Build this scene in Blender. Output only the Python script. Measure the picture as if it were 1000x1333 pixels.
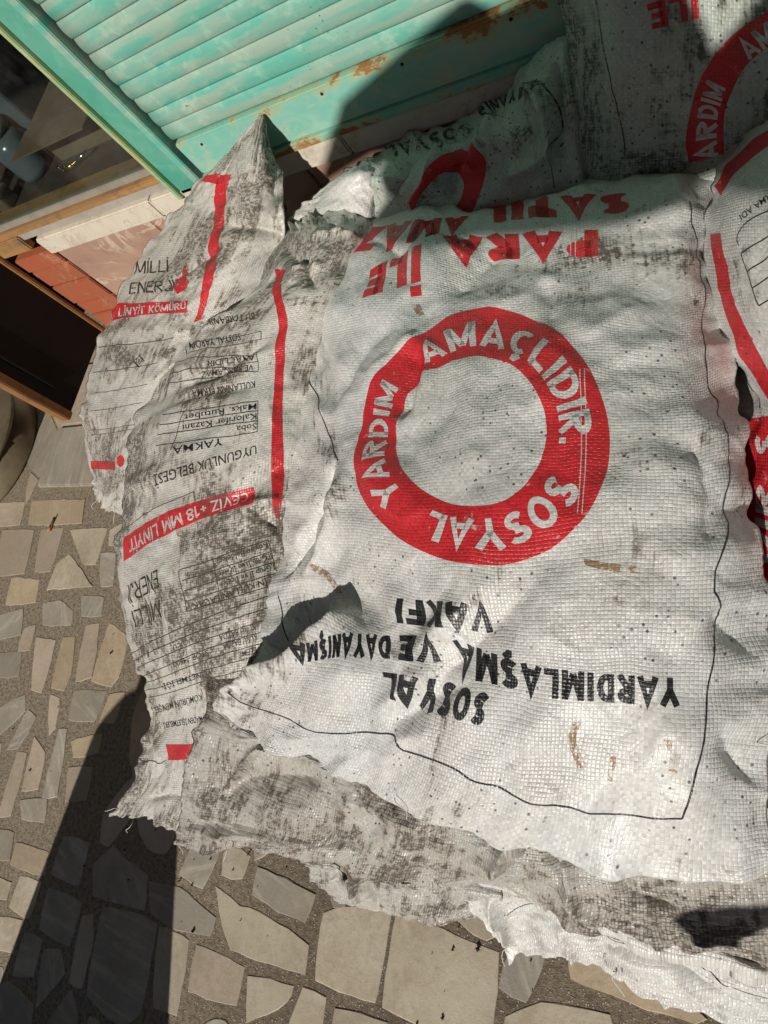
import bpy, bmesh, math, random
import numpy as np
from mathutils import Matrix, Vector

# ------------------------------------------------------------------ camera, sky, sun, exposure
SC = bpy.context.scene
COL = SC.collection
for o in list(bpy.data.objects):
    bpy.data.objects.remove(o)

H = 1.35                                   # camera height above the pavement
F = 987.67                                 # focal length in pixels of a 1000 x 1333 picture
CX, CY = 500.0, 666.5
R = np.array([[0.82281443, 0.00374007, -0.56829783],
              [0.21196807, -0.92983913, 0.30078019],
              [-0.52730062, -0.36794727, -0.76587784]])   # world axes seen from the camera (x right, y down, z ahead)
cam = bpy.data.cameras.new('camera')
cam.sensor_fit = 'HORIZONTAL'; cam.sensor_width = 36.0; cam.lens = 36.0 * F / 1000.0
cam.clip_start = 0.02; cam.clip_end = 400
camo = bpy.data.objects.new('camera', cam); COL.objects.link(camo)
M = Matrix(((R[0][0], -R[0][1], -R[0][2], 0), (R[1][0], -R[1][1], -R[1][2], 0), (R[2][0], -R[2][1], -R[2][2], H), (0, 0, 0, 1)))
camo.matrix_world = M
SC.camera = camo

SUN_DIR = np.array([-0.06, 0.80, -0.56]); SUN_DIR /= np.linalg.norm(SUN_DIR)
EL = math.asin(-SUN_DIR[2])
world = bpy.data.worlds.new('World'); SC.world = world; world.use_nodes = True
wn = world.node_tree.nodes; wl = world.node_tree.links
sky = wn.new('ShaderNodeTexSky'); sky.sky_type = 'NISHITA'; sky.sun_disc = False
sky.sun_elevation = EL
sky.sun_rotation = math.atan2(-SUN_DIR[0], -SUN_DIR[1])
wl.new(sky.outputs[0], wn['Background'].inputs[0]); wn['Background'].inputs[1].default_value = 0.05
sun = bpy.data.lights.new('sun', 'SUN'); sun.energy = 5.0; sun.angle = math.radians(0.5); sun.color = (1.0, 0.945, 0.865)
suno = bpy.data.objects.new('sun', sun); COL.objects.link(suno)
suno.rotation_euler = Vector(SUN_DIR).to_track_quat('-Z', 'Y').to_euler(); suno.location = (0.5, -3, 4)
SC.view_settings.view_transform = 'Standard'; SC.view_settings.look = 'None'
SC.cycles.max_bounces = 6; SC.cycles.diffuse_bounces = 4; SC.cycles.glossy_bounces = 2; SC.cycles.transmission_bounces = 4
SC.cycles.caustics_reflective = False; SC.cycles.caustics_refractive = False
SC.view_settings.exposure = -0.28; SC.view_settings.gamma = 1.0; SC.view_settings.use_curve_mapping = False

# ------------------------------------------------------------------ helpers
rng = np.random.default_rng(7); random.seed(7)

def ray(px, py):
    return R @ np.array([(px - CX) / F, (py - CY) / F, 1.0])
def onz(px, py, z):
    r = ray(px, py); return r * ((z - H) / r[2]) + np.array([0, 0, H])
def ony(px, py, y):
    r = ray(px, py); return r * (y / r[1]) + np.array([0, 0, H])
def project(P):
    q = (P - np.array([0, 0, H])) @ R
    return np.stack([CX + F * q[..., 0] / q[..., 2], CY + F * q[..., 1] / q[..., 2], q[..., 2]], -1)

def perlin(x, y, seed=0):
    g = np.random.default_rng(seed)
    perm = g.permutation(512); ang = g.random(512) * 2 * np.pi
    gx, gy = np.cos(ang), np.sin(ang)
    xi = np.floor(x).astype(int); yi = np.floor(y).astype(int); fx = x - xi; fy = y - yi
    def gr(ix, iy, dx, dy):
        h = perm[(perm[ix & 511] + iy) & 511]
        return gx[h] * dx + gy[h] * dy
    u = fx ** 3 * (fx * (fx * 6 - 15) + 10); v = fy ** 3 * (fy * (fy * 6 - 15) + 10)
    a = gr(xi, yi, fx, fy) * (1 - u) + gr(xi + 1, yi, fx - 1, fy) * u
    b = gr(xi, yi + 1, fx, fy - 1) * (1 - u) + gr(xi + 1, yi + 1, fx - 1, fy - 1) * u
    return (a * (1 - v) + b * v) * 1.45
def fbm(x, y, seed, octaves=4):
    s = 0; a = 1.0
    for k in range(octaves):
        s = s + a * perlin(x * 2 ** k, y * 2 ** k, seed + k); a *= 0.5
    return s

def link(name, mesh, mat, parent=None, smooth=False):
    o = bpy.data.objects.new(name, mesh); COL.objects.link(o)
    if mat is not None and not mesh.materials: mesh.materials.append(mat)
    if smooth:
        mesh.polygons.foreach_set('use_smooth', np.ones(len(mesh.polygons), dtype=bool))
    if parent is not None: o.parent = parent
    return o
def tag(o, label=None, cat=None, group=None, kind=None):
    if label: o['label'] = label
    if cat: o['category'] = cat
    if group: o['group'] = group
    if kind: o['kind'] = kind
    return o
def empty(name, loc=(0, 0, 0)):
    o = bpy.data.objects.new(name, None); COL.objects.link(o); o.location = loc; o.empty_display_size = 0.05
    return o
def pydata(name, V, Fc, mat, parent=None, smooth=False, off=(0, 0, 0)):
    me = bpy.data.meshes.new(name)
    V = np.asarray(V, float) - np.asarray(off, float)
    me.from_pydata(V.tolist(), [], Fc); me.update()
    return link(name, me, mat, parent, smooth)
def box(name, lo, hi, mat, parent=None, bevel=0.0, jitter=0.0):
    bm = bmesh.new(); bmesh.ops.create_cube(bm, size=1)
    lo = np.array(lo, float); hi = np.array(hi, float); c = (lo + hi) / 2; s = hi - lo
    for v in bm.verts:
        v.co = Vector((c[0] + v.co.x * s[0], c[1] + v.co.y * s[1], c[2] + v.co.z * s[2]))
    if bevel > 0:
        bmesh.ops.bevel(bm, geom=bm.edges[:], offset=bevel, segments=2, affect='EDGES')
    me = bpy.data.meshes.new(name); bm.to_mesh(me); bm.free()
    return link(name, me, mat, parent)
def extrude_profile(name, prof, x0, x1, mat, parent=None, smooth=False):
    """closed (y,z) outline pushed along X"""
    n = len(prof)
    V = [(x0, p[0], p[1]) for p in prof] + [(x1, p[0], p[1]) for p in prof]
    Fc = [(i, (i + 1) % n, n + (i + 1) % n, n + i) for i in range(n)] + [tuple(range(n - 1, -1, -1)), tuple(range(n, 2 * n))]
    o = pydata(name, V, Fc, mat, parent, smooth)
    bm = bmesh.new(); bm.from_mesh(o.data); bmesh.ops.recalc_face_normals(bm, faces=bm.faces); bm.to_mesh(o.data); bm.free()
    return o
def tube(name, pts, rad, mat, parent=None, seg=8):
    pts = [Vector(p) for p in pts]; V = []; Fc = []
    up = Vector((0.3, 0.2, 0.93))
    for i, p in enumerate(pts):
        d = (pts[min(i + 1, len(pts) - 1)] - pts[max(i - 1, 0)]).normalized()
        a = d.cross(up).normalized(); b = d.cross(a).normalized()
        r = rad[i] if hasattr(rad, '__len__') else rad
        for k in range(seg):
            t = 2 * math.pi * k / seg; V.append(p + a * (r * math.cos(t)) + b * (r * math.sin(t)))
    for i in range(len(pts) - 1):
        for k in range(seg):
            Fc.append((i * seg + k, i * seg + (k + 1) % seg, (i + 1) * seg + (k + 1) % seg, (i + 1) * seg + k))
    Fc.append(tuple(range(seg - 1, -1, -1))); n = len(pts); Fc.append(tuple(range((n - 1) * seg, n * seg)))
    return pydata(name, [tuple(v) for v in V], Fc, mat, parent, True)

# ------------------------------------------------------------------ material helpers
class NT:
    def __init__(self, name):
        self.m = bpy.data.materials.new(name); self.m.use_nodes = True
        self.t = self.m.node_tree; self.n = self.t.nodes; self.l = self.t.links
        self.b = self.n['Principled BSDF']
    def node(self, kind, **kw):
        nd = self.n.new(kind)
        for k, v in kw.items(): setattr(nd, k, v)
        return nd
    def put(self, sock, v):
        if isinstance(v, bpy.types.NodeSocket): self.l.new(v, sock)
        elif v is not None:
            sock.default_value = v
    def math(self, op, a, b=None, c=None, clamp=False):
        nd = self.node('ShaderNodeMath', operation=op); nd.use_clamp = clamp
        self.put(nd.inputs[0], a)
        if b is not None: self.put(nd.inputs[1], b)
        if c is not None: self.put(nd.inputs[2], c)
        return nd.outputs[0]
    def mix(self, f, a, b, blend='MIX'):
        nd = self.node('ShaderNodeMix', data_type='RGBA', blend_type=blend)
        self.put(nd.inputs[0], f)
        self.put(nd.inputs[6], a if isinstance(a, bpy.types.NodeSocket) else (*a, 1) if len(a) == 3 else a)
        self.put(nd.inputs[7], b if isinstance(b, bpy.types.NodeSocket) else (*b, 1) if len(b) == 3 else b)
        return nd.outputs[2]
    def noise(self, vec, scale, detail=4, rough=0.55, dist=0.0, lac=2.0):
        nd = self.node('ShaderNodeTexNoise'); self.put(nd.inputs['Vector'], vec)
        nd.inputs['Scale'].default_value = scale; nd.inputs['Detail'].default_value = detail
        nd.inputs['Roughness'].default_value = rough; nd.inputs['Distortion'].default_value = dist
        return nd.outputs[0]
    def ramp(self, f, lo, hi):
        nd = self.node('ShaderNodeMapRange'); nd.interpolation_type = 'SMOOTHSTEP'
        self.put(nd.inputs[0], f); nd.inputs[1].default_value = lo; nd.inputs[2].default_value = hi
        return nd.outputs[0]
    def mapping(self, vec, loc=(0, 0, 0), rot=(0, 0, 0), scale=(1, 1, 1)):
        nd = self.node('ShaderNodeMapping'); self.put(nd.inputs[0], vec)
        nd.inputs[1].default_value = loc; nd.inputs[2].default_value = rot; nd.inputs[3].default_value = scale
        return nd.outputs[0]
    def obj(self): return self.node('ShaderNodeTexCoord').outputs['Object']
    def pos(self): return self.node('ShaderNodeNewGeometry').outputs['Position']
    def bump(self, h, strength=0.5, dist=0.001, nrm=None):
        nd = self.node('ShaderNodeBump'); nd.inputs['Strength'].default_value = strength
        nd.inputs['Distance'].default_value = dist; self.put(nd.inputs['Height'], h)
        if nrm is not None: self.put(nd.inputs['Normal'], nrm)
        return nd.outputs[0]
    def out(self, col, rough=0.5, nrm=None, spec=0.5, metal=0.0):
        self.put(self.b.inputs['Base Color'], col if isinstance(col, bpy.types.NodeSocket) else (*col, 1))
        self.put(self.b.inputs['Roughness'], rough); self.put(self.b.inputs['Metallic'], metal)
        self.b.inputs['Specular IOR Level'].default_value = spec
        if nrm is not None: self.l.new(nrm, self.b.inputs['Normal'])
        return self.m

def sack_mat(name, base=(0.60, 0.60, 0.585), dirt=0.3, ink=None, seed=0.0, tape=0.0043, brown=(0.045, 0.033, 0.024), wear=0.25, speck=0.5):
    m = NT(name)
    uv = m.node('ShaderNodeUVMap').outputs[0]
    sep = m.node('ShaderNodeSeparateXYZ'); m.l.new(uv, sep.inputs[0])
    # slight wobble so that the tapes do not run ruler straight
    wnd = m.node('ShaderNodeTexNoise'); m.l.new(uv, wnd.inputs['Vector']); wnd.inputs['Scale'].default_value = 14; wnd.inputs['Detail'].default_value = 1
    wsp = m.node('ShaderNodeSeparateColor'); m.l.new(wnd.outputs['Color'], wsp.inputs[0]); wob, wob2 = wsp.outputs[0], wsp.outputs[1]
    sx = m.math('DIVIDE', m.math('MULTIPLY_ADD', wob, 0.012, sep.outputs[0]), tape)
    sy = m.math('DIVIDE', m.math('MULTIPLY_ADD', wob2, 0.012, sep.outputs[1]), tape)
    cx = m.math('FLOOR', sx); cy = m.math('FLOOR', sy)
    fx = m.math('SUBTRACT', sx, cx); fy = m.math('SUBTRACT', sy, cy)
    par = m.math('FLOORED_MODULO', m.math('ADD', cx, cy), 2.0)
    def arch(f):
        d = m.math('MULTIPLY_ADD', f, 2.0, -1.0); d2 = m.math('MULTIPLY', d, d)
        return m.math('SUBTRACT', 1.0, d2), m.math('SUBTRACT', 1.0, m.math('MULTIPLY', m.math('MULTIPLY', d2, d2), d2))
    (ax, ex), (ay, ey) = arch(fx), arch(fy)
    def lay(edge, along):      # a flat tape crossing on top: square across, arched along its run
        return m.math('MULTIPLY', edge, m.math('MULTIPLY_ADD', along, 0.75, 0.25))
    hm = m.node('ShaderNodeMix', data_type='FLOAT'); m.put(hm.inputs[0], par); m.put(hm.inputs[2], lay(ex, ay)); m.put(hm.inputs[3], lay(ey, ax))
    hgt = hm.outputs[0]
    cell = m.node('ShaderNodeCombineXYZ'); m.put(cell.inputs[0], cx); m.put(cell.inputs[1], cy); m.put(cell.inputs[2], par)
    wn_ = m.node('ShaderNodeTexWhiteNoise'); wn_.noise_dimensions = '3D'; m.l.new(cell.outputs[0], wn_.inputs[0])
    rnd = wn_.outputs[0]
    suv = m.mapping(uv, (seed * 3.7, seed * 1.9, seed))
    big = m.noise(suv, 5.0, 5, 0.72, 0.5)
    mid = m.noise(suv, 26, 3, 0.7, 0.4)
    fine = m.noise(suv, 130, 2, 0.6)
    grain = m.math('ADD', m.math('MULTIPLY', fine, 0.45), m.math('ADD', m.math('MULTIPLY', mid, 0.40), m.math('ADD', m.math('MULTIPLY', rnd, 0.08), m.math('MULTIPLY_ADD', hgt, -0.10, 0.09))))
    rel = m.node('ShaderNodeAttribute', attribute_name='relief').outputs['Fac']
    streak = m.noise(m.mapping(suv, (0, 0, 0), (0, 0, 0.15), (110, 9, 1)), 1.0, 2, 0.6)
    big = m.math('ADD', big, m.math('ADD', m.math('MULTIPLY', rel, 0.035), m.math('MULTIPLY_ADD', streak, 0.26, -0.13)))
    t0 = 0.665 - 0.20 * dirt
    d1 = m.ramp(big, t0, t0 + 0.08)
    patch = m.math('MULTIPLY', d1, m.ramp(grain, 0.38, 0.56), clamp=True)
    halo = m.math('MULTIPLY', m.ramp(big, t0 - 0.12, t0 + 0.06), 0.30 * min(1.0, 0.3 + dirt))
    msk = m.math('MAXIMUM', patch, m.math('MULTIPLY', m.ramp(grain, 0.60 - 0.05 * dirt, 0.68), 0.75 * min(1, dirt * 1.3)), clamp=True)
    gap = m.math('MULTIPLY', m.ramp(hgt, 0.22, 0.03), m.ramp(m.math('ADD', m.math('MULTIPLY', mid, 0.5), m.math('MULTIPLY', rnd, 0.5)), 0.35, 0.85), clamp=True)
    vor = m.node('ShaderNodeTexVoronoi'); m.l.new(suv, vor.inputs['Vector']); vor.inputs['Scale'].default_value = 85
    spk = m.math('MULTIPLY', m.ramp(vor.outputs['Distance'], 0.20, 0.10), m.ramp(m.noise(suv, 9, 1), 0.60 - 0.12 * speck, 0.72 - 0.12 * speck), clamp=True)
    tint = m.mix(m.math('MULTIPLY', m.ramp(big, 0.50, 0.36), 0.5), base, (base[0] * 0.90, base[1] * 0.95, base[2] * 0.98))
    tint = m.mix(halo, tint, (base[0] * 0.62, base[1] * 0.55, base[2] * 0.46))
    v = m.math('ADD', m.math('MULTIPLY_ADD', rnd, 0.20, 0.80), m.math('MULTIPLY', par, 0.07))  # alternate crossings lightened: tape sheen put into the colour
    cv = m.node('ShaderNodeCombineColor'); m.put(cv.inputs[0], v); m.put(cv.inputs[1], v); m.put(cv.inputs[2], v)
    col = m.mix(1.0, tint, cv.outputs[0], 'MULTIPLY')
    if ink is not None:
        worn = m.ramp(m.math('ADD', m.math('MULTIPLY', fine, 0.5), m.math('MULTIPLY', mid, 0.5)), 0.62 - 0.08 * wear, 0.76 - 0.14 * wear)
        worn = m.math('MAXIMUM', m.math('MULTIPLY', worn, 0.75), m.math('MULTIPLY', m.ramp(hgt, 0.2, 0.03), 0.22))
        inkv = m.mix(1.0, ink, cv.outputs[0], 'MULTIPLY')
        col = m.mix(worn, inkv, col)
    col = m.mix(m.math('MULTIPLY', gap, 0.42), col, (0.13, 0.115, 0.095))
    col = m.mix(m.math('MULTIPLY', msk, 0.9), col, m.mix(mid, brown, (brown[0] * 1.8, brown[1] * 1.65, brown[2] * 1.5)))
    col = m.mix(m.math('MULTIPLY', spk, 0.85), col, (0.018, 0.016, 0.015))
    crk = m.noise(suv, 38, 3, 0.6, 1.2)
    n1 = m.bump(crk, 0.55, 0.0035)
    nrm = m.bump(m.math('MULTIPLY', hgt, m.ramp(m.noise(suv, 7, 1), 0.20, 0.55)), 0.7, 0.0009, n1)
    rough = m.math('MULTIPLY_ADD', msk, 0.4, m.math('MULTIPLY_ADD', rnd, 0.10, 0.34), clamp=True)
    return m.out(col, rough, nrm, 0.5)

def paint_mat(name, base, dull, rustamt=0.35, bright=(0.50, 0.66, 0.52), streak=(4, 4, 4), rough=0.45):
    m = NT(name); p = m.pos()
    n1 = m.noise(m.mapping(p, scale=streak), 2.2, 6, 0.62, 0.5); n2 = m.noise(p, 22, 6, 0.65); n3 = m.noise(p, 140, 3)
    col = m.mix(m.ramp(n1, 0.36, 0.62), base, dull)
    col = m.mix(m.math('MULTIPLY', m.ramp(n2, 0.5, 0.72), 0.45), col, bright)
    r = m.ramp(m.math('ADD', m.math('MULTIPLY', n2, 0.7), m.math('MULTIPLY', n3, 0.3)), 0.66 - 0.16 * rustamt, 0.72 - 0.14 * rustamt)
    col = m.mix(r, col, m.mix(n3, (0.20, 0.075, 0.03), (0.42, 0.24, 0.10)))
    sc = m.node('ShaderNodeTexVoronoi'); m.l.new(p, sc.inputs['Vector']); sc.inputs['Scale'].default_value = 70
    sp = m.math('MULTIPLY', m.ramp(sc.outputs['Distance'], 0.13, 0.06), m.ramp(m.noise(p, 6, 2), 0.5, 0.62))
    col = m.mix(m.math('MULTIPLY', sp, 0.8), col, (0.05, 0.045, 0.035))
    nrm = m.bump(m.math('ADD', m.math('MULTIPLY', n2, 0.5), m.math('MULTIPLY', r, -0.5)), 0.35, 0.002)
    return m.out(col, m.math('MULTIPLY_ADD', r, 0.35, rough, clamp=True), nrm, 0.4)

def rail_mat(name):
    m = NT(name); p = m.pos(); sp = m.node('ShaderNodeSeparateXYZ'); m.l.new(p, sp.inputs[0])
    n1 = m.noise(m.mapping(p, scale=(5, 5, 12)), 1.0, 5, 0.65, 0.6); n2 = m.noise(p, 30, 5, 0.7); n3 = m.noise(p, 170, 3)
    top = m.ramp(sp.outputs[2], 0.615, 0.656); bot = m.ramp(sp.outputs[2], 0.580, 0.560)
    col = m.mix(m.ramp(n1, 0.4, 0.66), (0.20, 0.49, 0.40), (0.36, 0.55, 0.44))
    col = m.mix(m.math('MULTIPLY', m.ramp(n2, 0.48, 0.68), 0.5), col, (0.48, 0.55, 0.38))
    e = m.math('ADD', m.math('MULTIPLY', n1, 0.55), m.math('ADD', m.math('MULTIPLY', n2, 0.45), m.math('MULTIPLY', m.math('MAXIMUM', top, bot), 0.13)))
    yel = m.ramp(e, 0.55, 0.66); r = m.ramp(e, 0.645, 0.69)
    col = m.mix(m.math('MULTIPLY', yel, 0.7), col, (0.42, 0.42, 0.20))
    col = m.mix(r, col, m.mix(n3, (0.22, 0.075, 0.028), (0.45, 0.24, 0.09)))
    return m.out(col, m.math('MULTIPLY_ADD', r, 0.4, 0.42, clamp=True), m.bump(m.math('ADD', m.math('MULTIPLY', n2, 0.4), m.math('MULTIPLY', r, -0.4)), 0.4, 0.002), 0.4)

def marble_mat(name, base, vein, dark, scale=7.0, grime=0.25):
    m = NT(name); p = m.pos()
    w = m.noise(m.mapping(p, rot=(0.5, 0.3, 0.7)), scale * 0.6, 5, 0.55, 0.9)
    band = m.math('MULTIPLY', m.ramp(m.math('ABSOLUTE', m.math('MULTIPLY_ADD', w, 2, -1)), 0.05, 0.0), m.ramp(m.noise(p, scale * 0.8, 3), 0.42, 0.62))
    col = m.mix(m.ramp(m.noise(p, scale * 0.7, 5, 0.6, 0.6), 0.35, 0.7), base, dark)
    col = m.mix(m.math('MULTIPLY', band, 0.8), col, vein)
    g = m.ramp(m.noise(p, 26, 6, 0.7), 0.52, 0.74)
    col = m.mix(m.math('MULTIPLY', g, grime), col, (0.16, 0.12, 0.08))
    return m.out(col, 0.42, m.bump(m.noise(p, 90, 4), 0.15, 0.001), 0.4)

def stone_mat(name, base, alt, vein, stripe=0.3):
    m = NT(name); p = m.pos()
    inf = m.node('ShaderNodeObjectInfo').outputs['Random']
    rot = m.node('ShaderNodeVectorRotate', rotation_type='Z_AXIS'); m.l.new(p, rot.inputs['Vector']); m.put(rot.inputs['Angle'], m.math('MULTIPLY', inf, 6.28))
    q = rot.outputs[0]
    n0 = m.noise(m.mapping(q, scale=(1, 1, 1)), 9, 6, 0.6, 0.4)
    st = m.noise(m.mapping(q, scale=(42, 4, 4)), 1.0, 5, 0.6, 1.0)
    n2 = m.noise(p, 60, 6, 0.65); n3 = m.noise(p, 320, 3)
    col = m.mix(m.ramp(n0, 0.35, 0.68), base, alt)
    col = m.mix(m.math('MULTIPLY', m.ramp(st, 0.5, 0.66), stripe), col, vein)
    val = m.math('MULTIPLY_ADD', inf, 0.36, 0.88)
    cv = m.node('ShaderNodeCombineColor'); [m.put(cv.inputs[k], val) for k in range(3)]
    col = m.mix(1.0, col, cv.outputs[0], 'MULTIPLY')
    col = m.mix(m.math('MULTIPLY', m.ramp(m.math('ADD', m.math('MULTIPLY', n2, 0.5), m.math('MULTIPLY', m.noise(p, 5, 3), 0.5)), 0.45, 0.62), 0.5), col, (0.30, 0.245, 0.175))
    col = m.mix(m.math('MULTIPLY', m.ramp(n3, 0.60, 0.72), 0.35), col, (0.08, 0.07, 0.055))
    return m.out(col, 0.62, m.bump(m.math('ADD', n2, m.math('MULTIPLY', n3, 0.4)), 0.4, 0.002), 0.35)

def plain(name, col, rough=0.5, metal=0.0, var=0.35, scale=20, bump=0.2):
    m = NT(name); p = m.pos()
    n = m.noise(p, scale, 6, 0.62); n2 = m.noise(p, scale * 6, 4)
    c = m.mix(m.math('MULTIPLY', m.ramp(n, 0.35, 0.7), var), col, tuple(x * 0.45 for x in col))
    c = m.mix(m.math('MULTIPLY', m.ramp(n2, 0.6, 0.75), var), c, tuple(min(1, x * 1.4) for x in col))
    return m.out(c, rough, m.bump(n, bump, 0.002), 0.4, metal)

def wood_mat(name, a, b, dark, axis=2, rough=0.5):
    m = NT(name); p = m.pos(); s = [28, 28, 28]; s[axis] = 2.0
    n = m.noise(m.mapping(p, scale=s), 1.0, 6, 0.6, 0.8); k = m.noise(p, 24, 6, 0.65)
    c = m.mix(m.ramp(n, 0.35, 0.66), a, b)
    c = m.mix(m.math('MULTIPLY', m.ramp(k, 0.5, 0.7), 0.6), c, dark)
    return m.out(c, rough, m.bump(n, 0.3, 0.0015), 0.4)

MAT = {}
MAT['paint'] = paint_mat('turquoise_paint', (0.12, 0.42, 0.335), (0.30, 0.42, 0.34), 0.16, streak=(2.2, 5, 14))
MAT['paint_post'] = paint_mat('turquoise_post_paint', (0.075, 0.33, 0.245), (0.12, 0.37, 0.275), 0.18, bright=(0.2, 0.5, 0.38))
MAT['paint_rust'] = paint_mat('rusty_turquoise_paint', (0.20, 0.50, 0.41), (0.30, 0.52, 0.40), 0.62, streak=(3, 4, 9))
MAT['rail'] = rail_mat('rusty_rail_paint')
MAT['lip'] = paint_mat('pale_green_edge_paint', (0.22, 0.42, 0.22), (0.40, 0.42, 0.20), 0.30)
MAT['pink'] = marble_mat('pink_marble', (0.42, 0.27, 0.20), (0.62, 0.52, 0.40), (0.33, 0.20, 0.155), 9, 0.2)
MAT['white_marble'] = marble_mat('white_marble', (0.66, 0.60, 0.50), (0.48, 0.40, 0.32), (0.60, 0.54, 0.44), 16, 0.35)
MAT['redtile'] = marble_mat('red_stone_tile', (0.40, 0.105, 0.055), (0.48, 0.24, 0.15), (0.33, 0.12, 0.06), 22, 0.35)
MAT['wood'] = wood_mat('orange_varnished_wood', (0.34, 0.16, 0.055), (0.22, 0.10, 0.04), (0.10, 0.055, 0.03))
MAT['woodx'] = wood_mat('window_wood', (0.40, 0.21, 0.07), (0.24, 0.15, 0.085), (0.14, 0.11, 0.08), 0)
MAT['greyframe'] = plain('grey_window_bead', (0.30, 0.27, 0.22), 0.5)
MAT['black'] = plain('black_panel', (0.008, 0.007, 0.006), 0.8)
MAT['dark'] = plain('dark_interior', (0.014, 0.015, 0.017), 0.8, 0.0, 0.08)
MAT['board'] = plain('inner_board', (0.085, 0.055, 0.04), 0.6)
MAT['steel'] = plain('dull_steel', (0.36, 0.34, 0.29), 0.42, 0.25, 0.5, 14)
MAT['chrome'] = plain('chrome', (0.75, 0.75, 0.75), 0.15, 1.0, 0.1)
MAT['brass'] = plain('brass', (0.75, 0.52, 0.12), 0.25, 1.0, 0.2)
MAT['grey_plaster'] = plain('grey_plaster', (0.36, 0.33, 0.28), 0.8)
gl = NT('window_glass')
lw_ = gl.node('ShaderNodeLayerWeight'); lw_.inputs[0].default_value = 0.5; frs_ = gl.math('MULTIPLY_ADD', gl.math('POWER', lw_.outputs['Facing'], 4.0), 0.7, 0.05)
tr_ = gl.node('ShaderNodeBsdfTransparent'); tr_.inputs[0].default_value = (0.80, 0.86, 0.86, 1)
gs_ = gl.node('ShaderNodeBsdfGlossy'); gs_.inputs['Roughness'].default_value = 0.04
df_ = gl.node('ShaderNodeBsdfDiffuse'); df_.inputs[0].default_value = (0.45, 0.43, 0.38, 1)
mx_ = gl.node('ShaderNodeMixShader'); gl.l.new(frs_, mx_.inputs[0]); gl.l.new(tr_.outputs[0], mx_.inputs[1]); gl.l.new(gs_.outputs[0], mx_.inputs[2])
m2_ = gl.node('ShaderNodeMixShader'); gl.l.new(gl.math('MULTIPLY', gl.ramp(gl.noise(gl.pos(), 13, 5, 0.7), 0.40, 0.85), 0.035), m2_.inputs[0]); gl.l.new(mx_.outputs[0], m2_.inputs[1]); gl.l.new(df_.outputs[0], m2_.inputs[2])
gl.l.new(m2_.outputs[0], gl.n['Material Output'].inputs[0])
MAT['glass'] = gl.m

# ------------------------------------------------------------------ the pavement
mm = NT('sandy_mortar'); p_ = mm.pos()
na = mm.noise(p_, 9, 6, 0.6); nb = mm.noise(p_, 95, 5, 0.7); nc = mm.noise(p_, 420, 3)
vo = mm.node('ShaderNodeTexVoronoi'); mm.l.new(p_, vo.inputs['Vector']); vo.inputs['Scale'].default_value = 170
sx_ = mm.node('ShaderNodeSeparateXYZ'); mm.l.new(p_, sx_.inputs[0])
sand = mm.ramp(mm.math('ADD', sx_.outputs[0], mm.math('MULTIPLY_ADD', na, 1.2, -0.6)), -0.85, -1.45)     # drifted sand towards the wall's far end
cc = mm.mix(mm.ramp(na, 0.38, 0.64), (0.15, 0.12, 0.086), (0.23, 0.185, 0.135))
cc = mm.mix(mm.math('MULTIPLY', sand, 0.8), cc, (0.33, 0.27, 0.195))
cc = mm.mix(mm.math('MULTIPLY', mm.ramp(nb, 0.42, 0.62), 0.6), cc, (0.085, 0.066, 0.048))
peb = mm.math('MULTIPLY', mm.ramp(vo.outputs['Distance'], 0.34, 0.22), mm.ramp(mm.noise(p_, 60, 2), 0.46, 0.54))
cc = mm.mix(mm.math('MULTIPLY', peb, 0.95), cc, mm.mix(nc, (0.30, 0.26, 0.20), (0.55, 0.50, 0.42)))
mm.out(cc, 0.85, mm.bump(mm.math('ADD', mm.math('ADD', nb, mm.math('MULTIPLY', nc, 0.5)), mm.math('MULTIPLY', peb, 0.8)), 0.8, 0.004), 0.2)
MAT['mortar'] = mm.m
SM = [stone_mat('beige_marble', (0.44, 0.385, 0.295), (0.37, 0.315, 0.235), (0.50, 0.44, 0.35), 0.2),
      stone_mat('grey_veined_marble', (0.33, 0.295, 0.24), (0.25, 0.23, 0.195), (0.45, 0.41, 0.335), 0.6),
      stone_mat('pinkish_beige_marble', (0.43, 0.35, 0.275), (0.38, 0.315, 0.24), (0.33, 0.27, 0.21), 0.3),
      stone_mat('ochre_marble', (0.42, 0.335, 0.225), (0.36, 0.28, 0.19), (0.46, 0.385, 0.27), 0.4)]
ground = pydata('pavement', [(-60, -60, 0), (60, -60, 0), (60, 60, 0), (-60, 60, 0)], [(0, 1, 2, 3)], MAT['mortar'])
tag(ground, kind='structure')

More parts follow.
